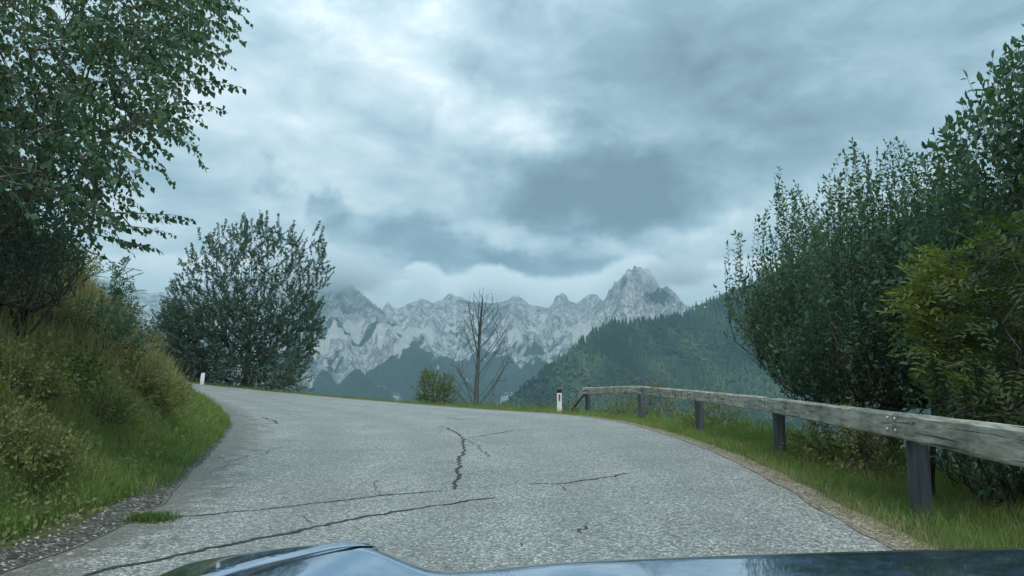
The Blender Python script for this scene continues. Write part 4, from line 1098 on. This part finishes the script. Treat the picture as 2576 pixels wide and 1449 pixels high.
bl = [('bramble_bush', 'dark green bramble at the left edge below the spruce', (30, 690), .9, 1.2, 190, .075, M_LEAF_BRUSH, .30),
      ('bramble_bush', 'large olive bramble on the bank under the birch', (150, 700), .9, 1.2, 200, .075, M_LEAF_BRUSH, .48),
      ('leafy_bush', 'green leafy bush on the bank top, right of the birch foot', (230, 720), 1.0, 1.3, 200, .08, M_LEAF_SALLOW, .40),
      ('dry_bush', 'brown dry scrub high on the bank near the left edge', (60, 800), .8, .8, 170, .06, M_LEAF_DRY, .45),
      ('dry_bush', 'brown dry scrub in the middle of the bank slope', (250, 820), .9, .8, 190, .06, M_LEAF_DRY, .5),
      ('dry_bush', 'straw-brown scrub on the bank crest below the feathery sapling', (325, 810), .8, .7, 190, .065, M_LEAF_DRY, .62),
      ('leafy_bush', 'yellow-green broad-leaved weed clump in the dark middle of the bank', (150, 975), .45, .5, 90, .085, M_LEAF_ASH, .45),
      ('leafy_bush', 'small yellow-green weed halfway up the bank', (165, 830), .35, .5, 60, .08, M_LEAF_ASH, .55),
      ('leafy_bush', 'bright green weed clump below the dry scrub', (300, 935), .45, .45, 80, .075, M_LEAF_ASH, .30),
      ('bramble_bush', 'dark bramble in the hollow at the left edge', (40, 1000), .6, .55, 150, .065, M_LEAF_BRUSH, .30),
      ('bramble_bush', 'dark low bramble near the foot of the bank', (230, 1060), .5, .45, 120, .055, M_LEAF_BRUSH, .30),
      ('leafy_bush', 'low green herb patch at the bank foot beside the grass', (60, 1180), .4, .35, 90, .06, M_LEAF_BRUSH, .55),
      ('dry_bush', 'dry grass-like scrub where the bank bends away', (355, 870), .8, .7, 150, .06, M_LEAF_DRY, .7),
      ('leafy_bush', 'green scrub on the far shoulder of the bank', (372, 835), .7, .7, 150, .075, M_LEAF_BRUSH, .5)]
for i, (nm, lb, px, rad, hg, n_, lf, mt, t0) in enumerate(bl):
    xy = ray_ground(*px)
    if xy is None: xy = tuple(at(px[0], 900, 14)[:2])
    bush(nm, lb, xy, rad * .8, hg * .55, n_, lf * .8, mt, 200 + 3 * i, t0, cat='bush')
# bushes along the far road edge
for i, (nm, lb, px, Yd, rad, hg, n_, t0) in enumerate([
        ('roadside_bush', 'rounded green bush at the beech foot behind the plain marker post', (588, 968), 54, 1.6, 2.6, 190, .6),
        ('roadside_bush', 'low straggling bush at the right foot of the beech', (715, 985), 49.5, 1.5, 2.2, 160, .6),
        ('roadside_bush', 'dark bush left of the plain marker post', (485, 958), 60, 2.2, 3.0, 180, .3)]):
    p = at(*px, Yd); bush(nm, lb, (p[0], p[1]), rad, hg + 0.4, n_, .13, M_LEAF_BEECH, 300 + 4 * i, t0)
# tan seed heads and weeds behind the rail
for i, (lb, px, Yd, rad, hg, n_, mt, t0) in enumerate([
        ('straw-coloured weed clump rising above the fourth guardrail beam', (1640, 985), 27.5, .9, 1.5, 110, M_LEAF_DRY, .75),
        ('small green bush behind the far guardrail posts', (1560, 1015), 30, 1.0, 1.0, 110, M_LEAF_BRUSH, .55),
        ('green weed clump behind the third guardrail post', (1790, 1030), 21, .8, .9, 110, M_LEAF_BRUSH, .6),
        ('tan dead fern between the dark bushes and the rail', (2165, 1010), 11, .25, .9, 45, M_LEAF_DRY, .95),
        ('low bramble under the beam left of the nearest post', (2140, 1110), 12.4, .8, .8, 150, M_LEAF_BRUSH, .35)]):
    p = at(*px, Yd); bush('weed_clump', lb, (p[0], p[1]), rad, hg, n_, .07, mt, 340 + 4 * i, t0)

# ------------------------------------------------------------------ grass
def blades(name, label, P, h, wd, lean, tint, mat, seed):
    rr = np.random.default_rng(seed); n_ = len(P)
    a = rr.uniform(0, 2 * np.pi, n_); s = np.stack([np.cos(a), np.sin(a), 0 * a], 1)
    b = rr.uniform(0, 2 * np.pi, n_); l = np.stack([np.cos(b), np.sin(b), 0 * b], 1) * lean[:, None]
    upv = np.array([0, 0, 1.0])
    V = np.stack([P - s * wd[:, None] * .5, P + s * wd[:, None] * .5,
                  P + l * h[:, None] * .35 + upv * h[:, None] * .6 + s * wd[:, None] * .4, P + l * h[:, None] * .35 + upv * h[:, None] * .6 - s * wd[:, None] * .4,
                  P + l * h[:, None] + upv * (h * (1 - .35 * lean))[:, None]], 1)
    k = np.arange(n_)[:, None] * 5
    F = [np.array([[0, 1, 2, 3]]) + k, np.array([[3, 2, 4]]) + k]
    o_ = link(name, mesh_np(name, V.reshape(-1, 3), F, mat, {'tint': np.repeat(tint, 5)}))
    return tag(o_, label, 'grass', kind='stuff')
def along(line, n, side, e, rr, ylo, yhi):
    """random points beside a road edge at offsets e, denser near the camera"""
    L = line[(line[:, 1] > ylo) & (line[:, 1] < yhi)]
    d = np.gradient(L, axis=0); d /= np.linalg.norm(d, axis=1)[:, None]; nn = np.stack([d[:, 1], -d[:, 0]], 1) * side
    wt = 1 / np.maximum(L[:, 1], 4) ** .9; wt /= wt.sum()
    k = rr.choice(len(L), n, p=wt); f = rr.random(n)[:, None]; k2 = np.minimum(k + 1, len(L) - 1)
    Q = L[k] * (1 - f) + L[k2] * f + nn[k] * e[:, None]
    return Q
def gcover(Q): return np.column_stack([Q, ground(Q) - .01])
rr = np.random.default_rng(13)
n_ = 92000
e = np.abs(rr.normal(0, 1, n_)) * 1.35 + .03 + .05 * rr.random(n_); Q = along(LE, n_, -1, e, rr, 3.0, 47)
kp = (e > .42 * (1 - sstep(6.5, 9.5, Q[:, 1])) + .10 * pn(Q[:, 0] * 2, Q[:, 1] * 2)); e, Q = e[kp], Q[kp]; n_ = len(e); P = gcover(Q)
P[:, 2] = np.maximum(P[:, 2], zr(Q[:, 0]) - .01)
cl = fbm(Q[:, 0] * 1.3, Q[:, 1] * 1.3, 3)
far = np.clip(Q[:, 1] / 12, .8, 2.2)
blades('verge_grass', 'green grass along the foot of the left bank', P, (.10 + .24 * rr.random(n_)) * (1 + 1.0 * cl) * (.5 + .5 * np.minimum(e / .5, 1)) * (1 + .25 * (far - 1)), .007 * far * rr.uniform(.7, 1.3, n_), rr.uniform(.15, .9, n_), np.clip(.42 + .75 * cl + rr.normal(0, .16, n_) + .35 * (rr.random(n_) > .93), 0, 1), M_GRASS, 1)
n_ = 36000
e = rr.uniform(1.0, 7.0, n_); Q = along(LE, n_, -1, e, rr, 2.0, 47); P = gcover(Q)
cl = fbm(Q[:, 0] * .9 + 5, Q[:, 1] * .9, 3); far = np.clip(Q[:, 1] / 12, .8, 2.0)
blades('bank_dry_grass', 'long dry brownish grass on the slope of the left bank', P, (.22 + .38 * rr.random(n_)) * (1 + .5 * cl), .007 * far * rr.uniform(.7, 1.3, n_), rr.uniform(.3, 1.2, n_), np.clip(.42 + .5 * cl + rr.normal(0, .18, n_), 0, 1), M_GRASS_DRY, 2)
n_ = 48000
e = rr.uniform(.10, 2.9, n_) ** 1.05; Q = along(RE, n_, 1, e, rr, 3.5, 33); P = gcover(Q)
cl = fbm(Q[:, 0] * 1.2 + 9, Q[:, 1] * 1.2, 3); far = np.clip(Q[:, 1] / 12, .8, 2.2)
blades('roadside_grass', 'green grass on the verge under the guardrail', P, (.07 + .16 * rr.random(n_)) * (1 + .5 * cl) * (.35 + .65 * np.minimum((e - .05) / .6, 1)) * (1 + .15 * e), .006 * far * rr.uniform(.7, 1.3, n_), rr.uniform(.2, .9, n_), np.clip(.60 + .42 * cl + rr.normal(0, .16, n_) + .22 * (e < .5) * rr.random(n_), 0, 1), M_GRASS, 3)
n_ = 16000
e = rr.uniform(2.3, 6.5, n_); Q = along(RE, n_, 1, e, rr, 3.0, 36); P = gcover(Q)
blades('tall_weeds', 'tall rough grass on the slope behind the guardrail', P, .25 + .5 * rr.random(n_), .009 * np.clip(Q[:, 1] / 12, .8, 2.2), rr.uniform(.2, .9, n_), np.clip(.45 + rr.normal(0, .22, n_), 0, 1), M_GRASS, 4)
n_ = 9000
e = rr.uniform(.15, 3.0, n_); L_ = RE[(RE[:, 0] < 1.0) & (RE[:, 0] > -34)]
k = rr.integers(0, len(L_) - 1, n_); d = np.gradient(L_, axis=0); d /= np.linalg.norm(d, axis=1)[:, None]; Q = L_[k] + np.stack([d[:, 1], -d[:, 0]], 1)[k] * e[:, None]; P = gcover(Q)
blades('far_verge_grass', 'thin dry grass along the far outer road edge', P, .10 + .22 * rr.random(n_), np.full(n_, .014), rr.uniform(.2, .8, n_), np.clip(.6 + rr.normal(0, .2, n_), 0, 1), M_GRASS, 5)
n_ = 5200
e = rr.uniform(1.3, 4.6, n_); Q = along(LE, n_, -1, e, rr, 9.0, 34); P = gcover(Q)
keep_ = fbm(Q[:, 0] * .8 + 1, Q[:, 1] * .8, 2) > -.08; P = P[keep_]; n_ = len(P)
blades('tall_dry_grass', 'tall straw-brown grass on the crest and shoulder of the left bank', P, rr.uniform(.45, 1.0, n_), .009 * np.clip(P[:, 1] / 12, .8, 2.2), rr.uniform(.15, .7, n_), np.clip(.5 + rr.normal(0, .2, n_), 0, 1), M_GRASS_DRY, 8)
# leafy undergrowth between the bushes of the bank
n_ = 66000
e = np.where(rr.random(66000) < .25, rr.uniform(.3, 1.6, 66000), rr.uniform(.6, 7.5, 66000)); Q = along(LE, n_, -1, e, rr, 2.0, 47); P = gcover(Q)
cl = fbm(Q[:, 0] * 1.1 + 2, Q[:, 1] * 1.1 + 7, 3)
P[:, 2] += rr.random(n_) ** 1.3 * np.clip(.28 + .55 * cl, .10, .7) * np.clip(e / 1.5, .55, 1)
far = np.clip(Q[:, 1] / 10, .8, 1.9)
ln = rr.uniform(.035, .075, n_) * far
V, F, Tn = leaf_cloud(P, rr.normal(0, 1, (n_, 3)) + np.array([.3, -.4, .1]), rr.normal(0, .6, (n_, 3)) + np.array([.3, -.3, .8]), ln, ln * .62, KITE, np.clip(.45 + .55 * fbm(Q[:, 0] * .7 + 3, Q[:, 1] * .7, 3) + rr.normal(0, .17, n_), 0, 1))
tag(link('bank_undergrowth', mesh_np('bank_undergrowth', V, F, M_LEAF_BRUSH, {'tint': Tn})), 'low leafy undergrowth covering the left bank', 'undergrowth', kind='stuff')
# dry stalks leaning out of the bank
n_ = 420
e = rr.uniform(1.2, 5.5, n_); Q = along(LE, n_, -1, e, rr, 5.0, 40); P = gcover(Q)
blades('dry_stalks', 'thin straw-coloured stalks leaning out of the left bank', P, rr.uniform(.5, 1.2, n_), .007 * np.clip(Q[:, 1] / 9, .8, 2.5), rr.uniform(.2, 1.1, n_), rr.uniform(.6, 1, n_), M_GRASS_DRY, 6)
# tuft growing in the joint of the road edge
p0 = hit(372, 1308); n_ = 900
Q = np.array(p0) + np.stack([rr.normal(0, .075, n_), rr.normal(0, .07, n_)], 1) + np.array([(-.05, 0), (.04, .03), (.1, -.03)])[rr.integers(0, 3, n_)]; P = np.column_stack([Q, np.array([roadz(x, y) for x, y in Q])])
blades('grass_tuft', 'small tuft of grass growing out of the crack at the left road edge', P, rr.uniform(.03, .09, n_), np.full(n_, .006), rr.uniform(.3, 1.1, n_), np.clip(rr.normal(.15, .2, n_), 0, 1), M_GRASS, 7)

# ------------------------------------------------------------------ loose stones at the left shoulder
def stone_mesh(seed):
    rr = np.random.default_rng(seed); me = bpy.data.meshes.new('stone')
    import bmesh
    bm = bmesh.new(); bmesh.ops.create_icosphere(bm, subdivisions=1, radius=1.0)
    for v_ in bm.verts: v_.co *= rr.uniform(.75, 1.2)
    bm.to_mesh(me); bm.free(); me.materials.append(M_STONE); return me
stm = [stone_mesh(s) for s in range(3)]
st_lab = [((232, 1385), .03, 'pale pebble on the gritty shoulder near the lower left corner'), ((228, 1415), .026, 'small pale pebble nearest the lower left corner'), ((560, 1160 - 10), .05, 'pale stone at the grass edge on the inside of the bend'),
          ((360, 1300 - 12), .022, 'small pale stone beside the grass tuft'), ((178, 1395), .03, 'light grey stone at the foot of the bank, lower left'), ((300, 1362), .018, 'tiny pale pebble on the left road edge')]
for i, (px, r_, lb) in enumerate(st_lab):
    x_, y_ = hit(*px); o_ = link('stone', stm[i % 3]); o_.location = (x_, y_, max(gz(x_, y_), roadz(x_, y_) - .02) + r_ * .55)
    o_.scale = (r_ * 1.3, r_ * .9, r_ * .7); o_.rotation_euler.z = i * 1.3; tag(o_, lb, 'stone', 'loose stones on the left shoulder')
Qs = along(LE, 600, -1, rr.uniform(-.25, .5, 600), rr, 3.0, 9)
Vs, Fs, off = [], [], 0
octv = np.array([(1, 0, 0), (0, 1, 0), (-1, 0, 0), (0, -1, 0), (0, 0, 1), (0, 0, -1)], dtype=float)
octf = np.array([(0, 1, 4), (1, 2, 4), (2, 3, 4), (3, 0, 4), (1, 0, 5), (2, 1, 5), (3, 2, 5), (0, 3, 5)])
zz = np.maximum(ground(Qs), zr(Qs[:, 0]) - .02)
rs = rr.uniform(.005, .016, len(Qs))
V = octv[None] * (rs[:, None, None] * rr.uniform(.7, 1.4, (len(Qs), 6, 1))) + np.column_stack([Qs, zz + rs * .4])[:, None, :]
F = (octf[None] + (np.arange(len(Qs)) * 6)[:, None, None]).reshape(-1, 3)
tag(link('loose_gravel', mesh_np('loose_gravel', V.reshape(-1, 3), F, M_STONE)), 'loose grey gravel scattered along the left road edge', 'gravel', kind='stuff')

# ------------------------------------------------------------------ the car whose bonnet shows at the bottom
def m_paint(b, out):
    v = objcoord(b)
    fl = b.noise(v, 900, 2).outputs[0]
    c = b.ramp(fl, [(.3, (.10, .22, .42)), (.7, (.18, .33, .54))])
    n = b.noise(v, 3, 3).outputs[0]
    p = b.n('ShaderNodeBsdfPrincipled', {'Base Color': c, 'Metallic': .85, 'Roughness': b.maprange(b.noise(v, 14, 6, .7).outputs[0], .35, .7, .10, .30), 'Coat Weight': 1.0, 'Coat Roughness': .03, 'Coat IOR': 1.6})
    b.link(p.outputs[0], out.inputs[0])
M_PAINT = material('blue_car_paint', m_paint)
M_TYRE = material('tyre_rubber', lambda b, o_: principled(b, o_, b.ramp(b.noise(objcoord(b), 20, 4).outputs[0], [(.3, (.012, .012, .012)), (.7, (.03, .03, .03))]), .85))
M_RIM = material('wheel_alloy', lambda b, o_: principled(b, o_, (.45, .46, .48), .35, metallic=.9))
M_LAMP = material('headlamp_lens', lambda b, o_: principled(b, o_, (.55, .58, .6), .12, spec=.6))
CX = .16
car = empty('car', (CX, 1.0, 0), 'dark blue car seen over its glossy bonnet at the bottom', 'car')
cb = np.array([CX, 1.0, 0])
sil = [(-600, 1600), (0, 1505), (150, 1480), (300, 1449), (450, 1412), (600, 1383), (750, 1362), (850, 1355), (920, 1359), (980, 1377), (1020, 1404), (1060, 1424), (1120, 1431), (1200, 1425), (1300, 1413), (1430, 1402), (1700, 1391), (2000, 1381), (2300, 1373), (2575, 1367), (3000, 1390), (3400, 1480)]
YS = 1.5
sx = np.array([(at(u, v, YS)[0], at(u, v, YS)[2]) for u, v in sil])
nx_, ny_ = 170, 80
xs = np.linspace(CX - .86, CX + .90, nx_); ys = np.concatenate([np.linspace(.62, 1.5, 50), np.linspace(1.505, 1.86, 30)])
BX, BY = np.meshgrid(xs, ys)
prof_z = np.interp(BX, sx[:, 0], sx[:, 1])
k5 = np.hanning(19)[1:-1]; k5 /= k5.sum()
for i in range(ny_): prof_z[i] = np.convolve(np.pad(prof_z[i], 8, 'edge'), k5, 'valid')
crown = .055 * (1.5 - BY) - .03 * np.maximum(0, 1.5 - BY) ** 2 * 0
# the wing's bulge narrows towards the windscreen, the raised crease follows it
front = np.maximum(0, BY - 1.42); dropf = -1.1 * front ** 2 - 5.5 * np.maximum(0, BY - 1.62) ** 2
cre_x = np.interp(BY, [.6, 1.0, 1.25, 1.42, 1.5, 1.6], [-.60, -.52, -.42, -.31, -.26, -.24])
crease = .006 * np.exp(-((BX - cre_x) / .010) ** 2)
lf = sstep(CX - .70, CX - .86, BX); rt = sstep(CX + .76, CX + .90, BX)
BZ = prof_z + crown + dropf + crease - .10 * lf ** 2 - .10 * rt ** 2
o_ = link('bonnet', mesh_np('bonnet', np.stack([BX, BY, BZ], -1).reshape(-1, 3) - cb, grid_faces(ny_, nx_), M_PAINT, smooth=True), car)
def on_bonnet(u, v):
    a_, b_ = sight(u, v); yv = np.linspace(.64, 1.7, 400); zv = CAMH + b_ * yv
    ii = np.clip(np.searchsorted(ys, yv), 0, ny_ - 1); jj = np.clip(np.searchsorted(xs, a_ * yv), 0, nx_ - 1)
    k = np.nonzero(zv <= BZ[ii, jj] + .0005)[0]
    k = k[0] if len(k) else -1
    return np.array([a_ * yv[k], yv[k], zv[k]])
sl = [(560, 1475), (620, 1448), (700, 1420), (780, 1398), (850, 1383), (915, 1376), (965, 1381)]
spx = np.array(sl, dtype=float); tq = np.linspace(0, len(sl) - 1, 40)
C_ = np.array([on_bonnet(np.interp(q_, range(len(sl)), spx[:, 0]), np.interp(q_, range(len(sl)), spx[:, 1])) for q_ in tq])
for _ in range(3): C_[1:-1] = (C_[:-2] + C_[1:-1] * 2 + C_[2:]) / 4
C_[:, 2] += .003; sd_ = np.gradient(C_, axis=0); sd_ = unit(np.cross(sd_, [0, 0, 1.])) * .0045
V_ = np.empty((80, 3)); V_[0::2] = C_ + sd_; V_[1::2] = C_ - sd_; i_ = np.arange(39) * 2
link('shut_line', mesh_np('shut_line', V_ - cb, np.stack([i_, i_ + 1, i_ + 3, i_ + 2], 1), M_BLACK), car)
# wings, nose and underside close the body
def skirt(name, pts, zlo, out):
    pts = np.array(pts); n_ = len(pts); V = []
    for f, o2 in ((0, 0), (.12, out), (.5, out * 1.2), (1, out * .6)):
        q = pts.copy(); q[:, 2] = pts[:, 2] * (1 - f) + zlo * f; V.append((q, o2))
    return V
def wall(name, line, nrm, zlo, mat=M_PAINT):
    line = np.array(line); nrm = np.array(nrm, dtype=float); rows = []
    for f, o2 in ((0, 0), (.05, .018), (.3, .03), (.7, .025), (1, -.03)):
        q = line + nrm * o2; q[:, 2] = line[:, 2] * (1 - f) + zlo * f; rows.append(q)
    return link(name, mesh_np(name, np.vstack(rows) - cb, grid_faces(5, len(line)), mat, smooth=True), car)
G3 = np.stack([BX, BY, BZ], -1)
wall('wing', G3[:, 0], (-1, 0, 0), .30); wall('wing', G3[:, -1], (1, 0, 0), .30); wall('bumper', G3[-1], (0, 1, 0), .22)
for s in (-1, 1):
    o_ = link('headlamp', prism('headlamp', [(-.16, -.05), (.16, -.07), (.17, .04), (.05, .06), (-.15, .05)], -.02, .02, M_LAMP, axis='y'), car); o_.location = (s * .6 + .02, .89, .62)
    wh = bpy.data.objects.new('wheel', prism('tyre', circle(.31, 28), -.1, .1, M_TYRE)); COL.objects.link(wh); wh.parent = car; wh.location = (s * .80 + .02, .30, .312)
    rim_ = link('rim', prism('rim', circle(.2, 20), -.108, .108, M_RIM), wh)
# cowl and wiper at the windscreen foot
link('cowl', mesh_np('cowl', np.stack([np.stack([xs, np.full(nx_, .62 - .10 * j), BZ[0] - .012 - .02 * j], 1) for j in range(3)]).reshape(-1, 3) - cb, grid_faces(3, nx_), M_BLACK), car)
# ------------------------------------------------------------------ haze
ext = [(-7200, 7200), (-7200, 7800), (-275, 0)]
ztop = float(max(Zs.max(), HZ.max() + 40)) + 15
hv = [(x_, y_, z_) for x_ in (-7400., 7400.) for y_ in (-4200., 5700.) for z_ in (-275., ztop)]
hm = bpy.data.meshes.new('haze')
hm.from_pydata(hv, [], [(0, 1, 3, 2), (4, 6, 7, 5), (0, 4, 5, 1), (2, 3, 7, 6), (0, 2, 6, 4), (1, 5, 7, 3)])
mh = bpy.data.materials.new('haze_air'); mh.use_nodes = True; mh.node_tree.nodes.clear(); hb = NB(mh.node_tree)
vol = hb.n('ShaderNodeVolumePrincipled', {'Color': (.58, .86, 1.0, 1), 'Density': 1.1e-4, 'Anisotropy': 0.0})
ho = hb.n('ShaderNodeOutputMaterial'); hb.link(vol.outputs[0], ho.inputs['Volume'])
hm.materials.append(mh)
tag(link('haze', hm), 'thin pale blue mountain haze filling the valley air', kind='stuff')

# ------------------------------------------------------------------ clouds resting on the summits
def m_cloud(b, out):
    v = objcoord(b)
    ln_ = b.n('ShaderNodeVectorMath', {0: v}, operation='LENGTH').outputs['Value']
    nz = b.noise(b.n('ShaderNodeMapping', {0: v, 3: (1.6, 1.6, 1.1)}).outputs[0], 1.7, 4, .6, .3).outputs[0]
    d_ = b.maprange(b.m('ADD', ln_, b.m('MULTIPLY', b.m('SUBTRACT', nz, .5), 1.5)), .25, .95, 1, 0)
    vol_ = b.n('ShaderNodeVolumePrincipled', {'Color': (.97, .985, 1.0, 1), 'Density': b.m('MULTIPLY', d_, .010), 'Anisotropy': .2})
    b.link(vol_.outputs[0], out.inputs['Volume'])
M_CLOUD = material('summit_cloud', m_cloud)
import bmesh
bm = bmesh.new(); bmesh.ops.create_icosphere(bm, subdivisions=3, radius=1.0); cm = bpy.data.meshes.new('cloud'); bm.to_mesh(cm); bm.free(); cm.materials.append(M_CLOUD)
for px, Yd, sc_, lb in [((830, 682), 4100, (480, 420, 155), 'soft grey cloud hiding the left summit'), ((1708, 684), 4050, (250, 300, 105), 'soft cloud drifting off the right summit'), ((1230, 740), 5050, (240, 220, 60), 'wisp of cloud on the middle of the ridge')]:
    o_ = link('cloud', cm); o_.location = at(*px, Yd); o_.scale = sc_; tag(o_, lb, 'cloud', kind='stuff')
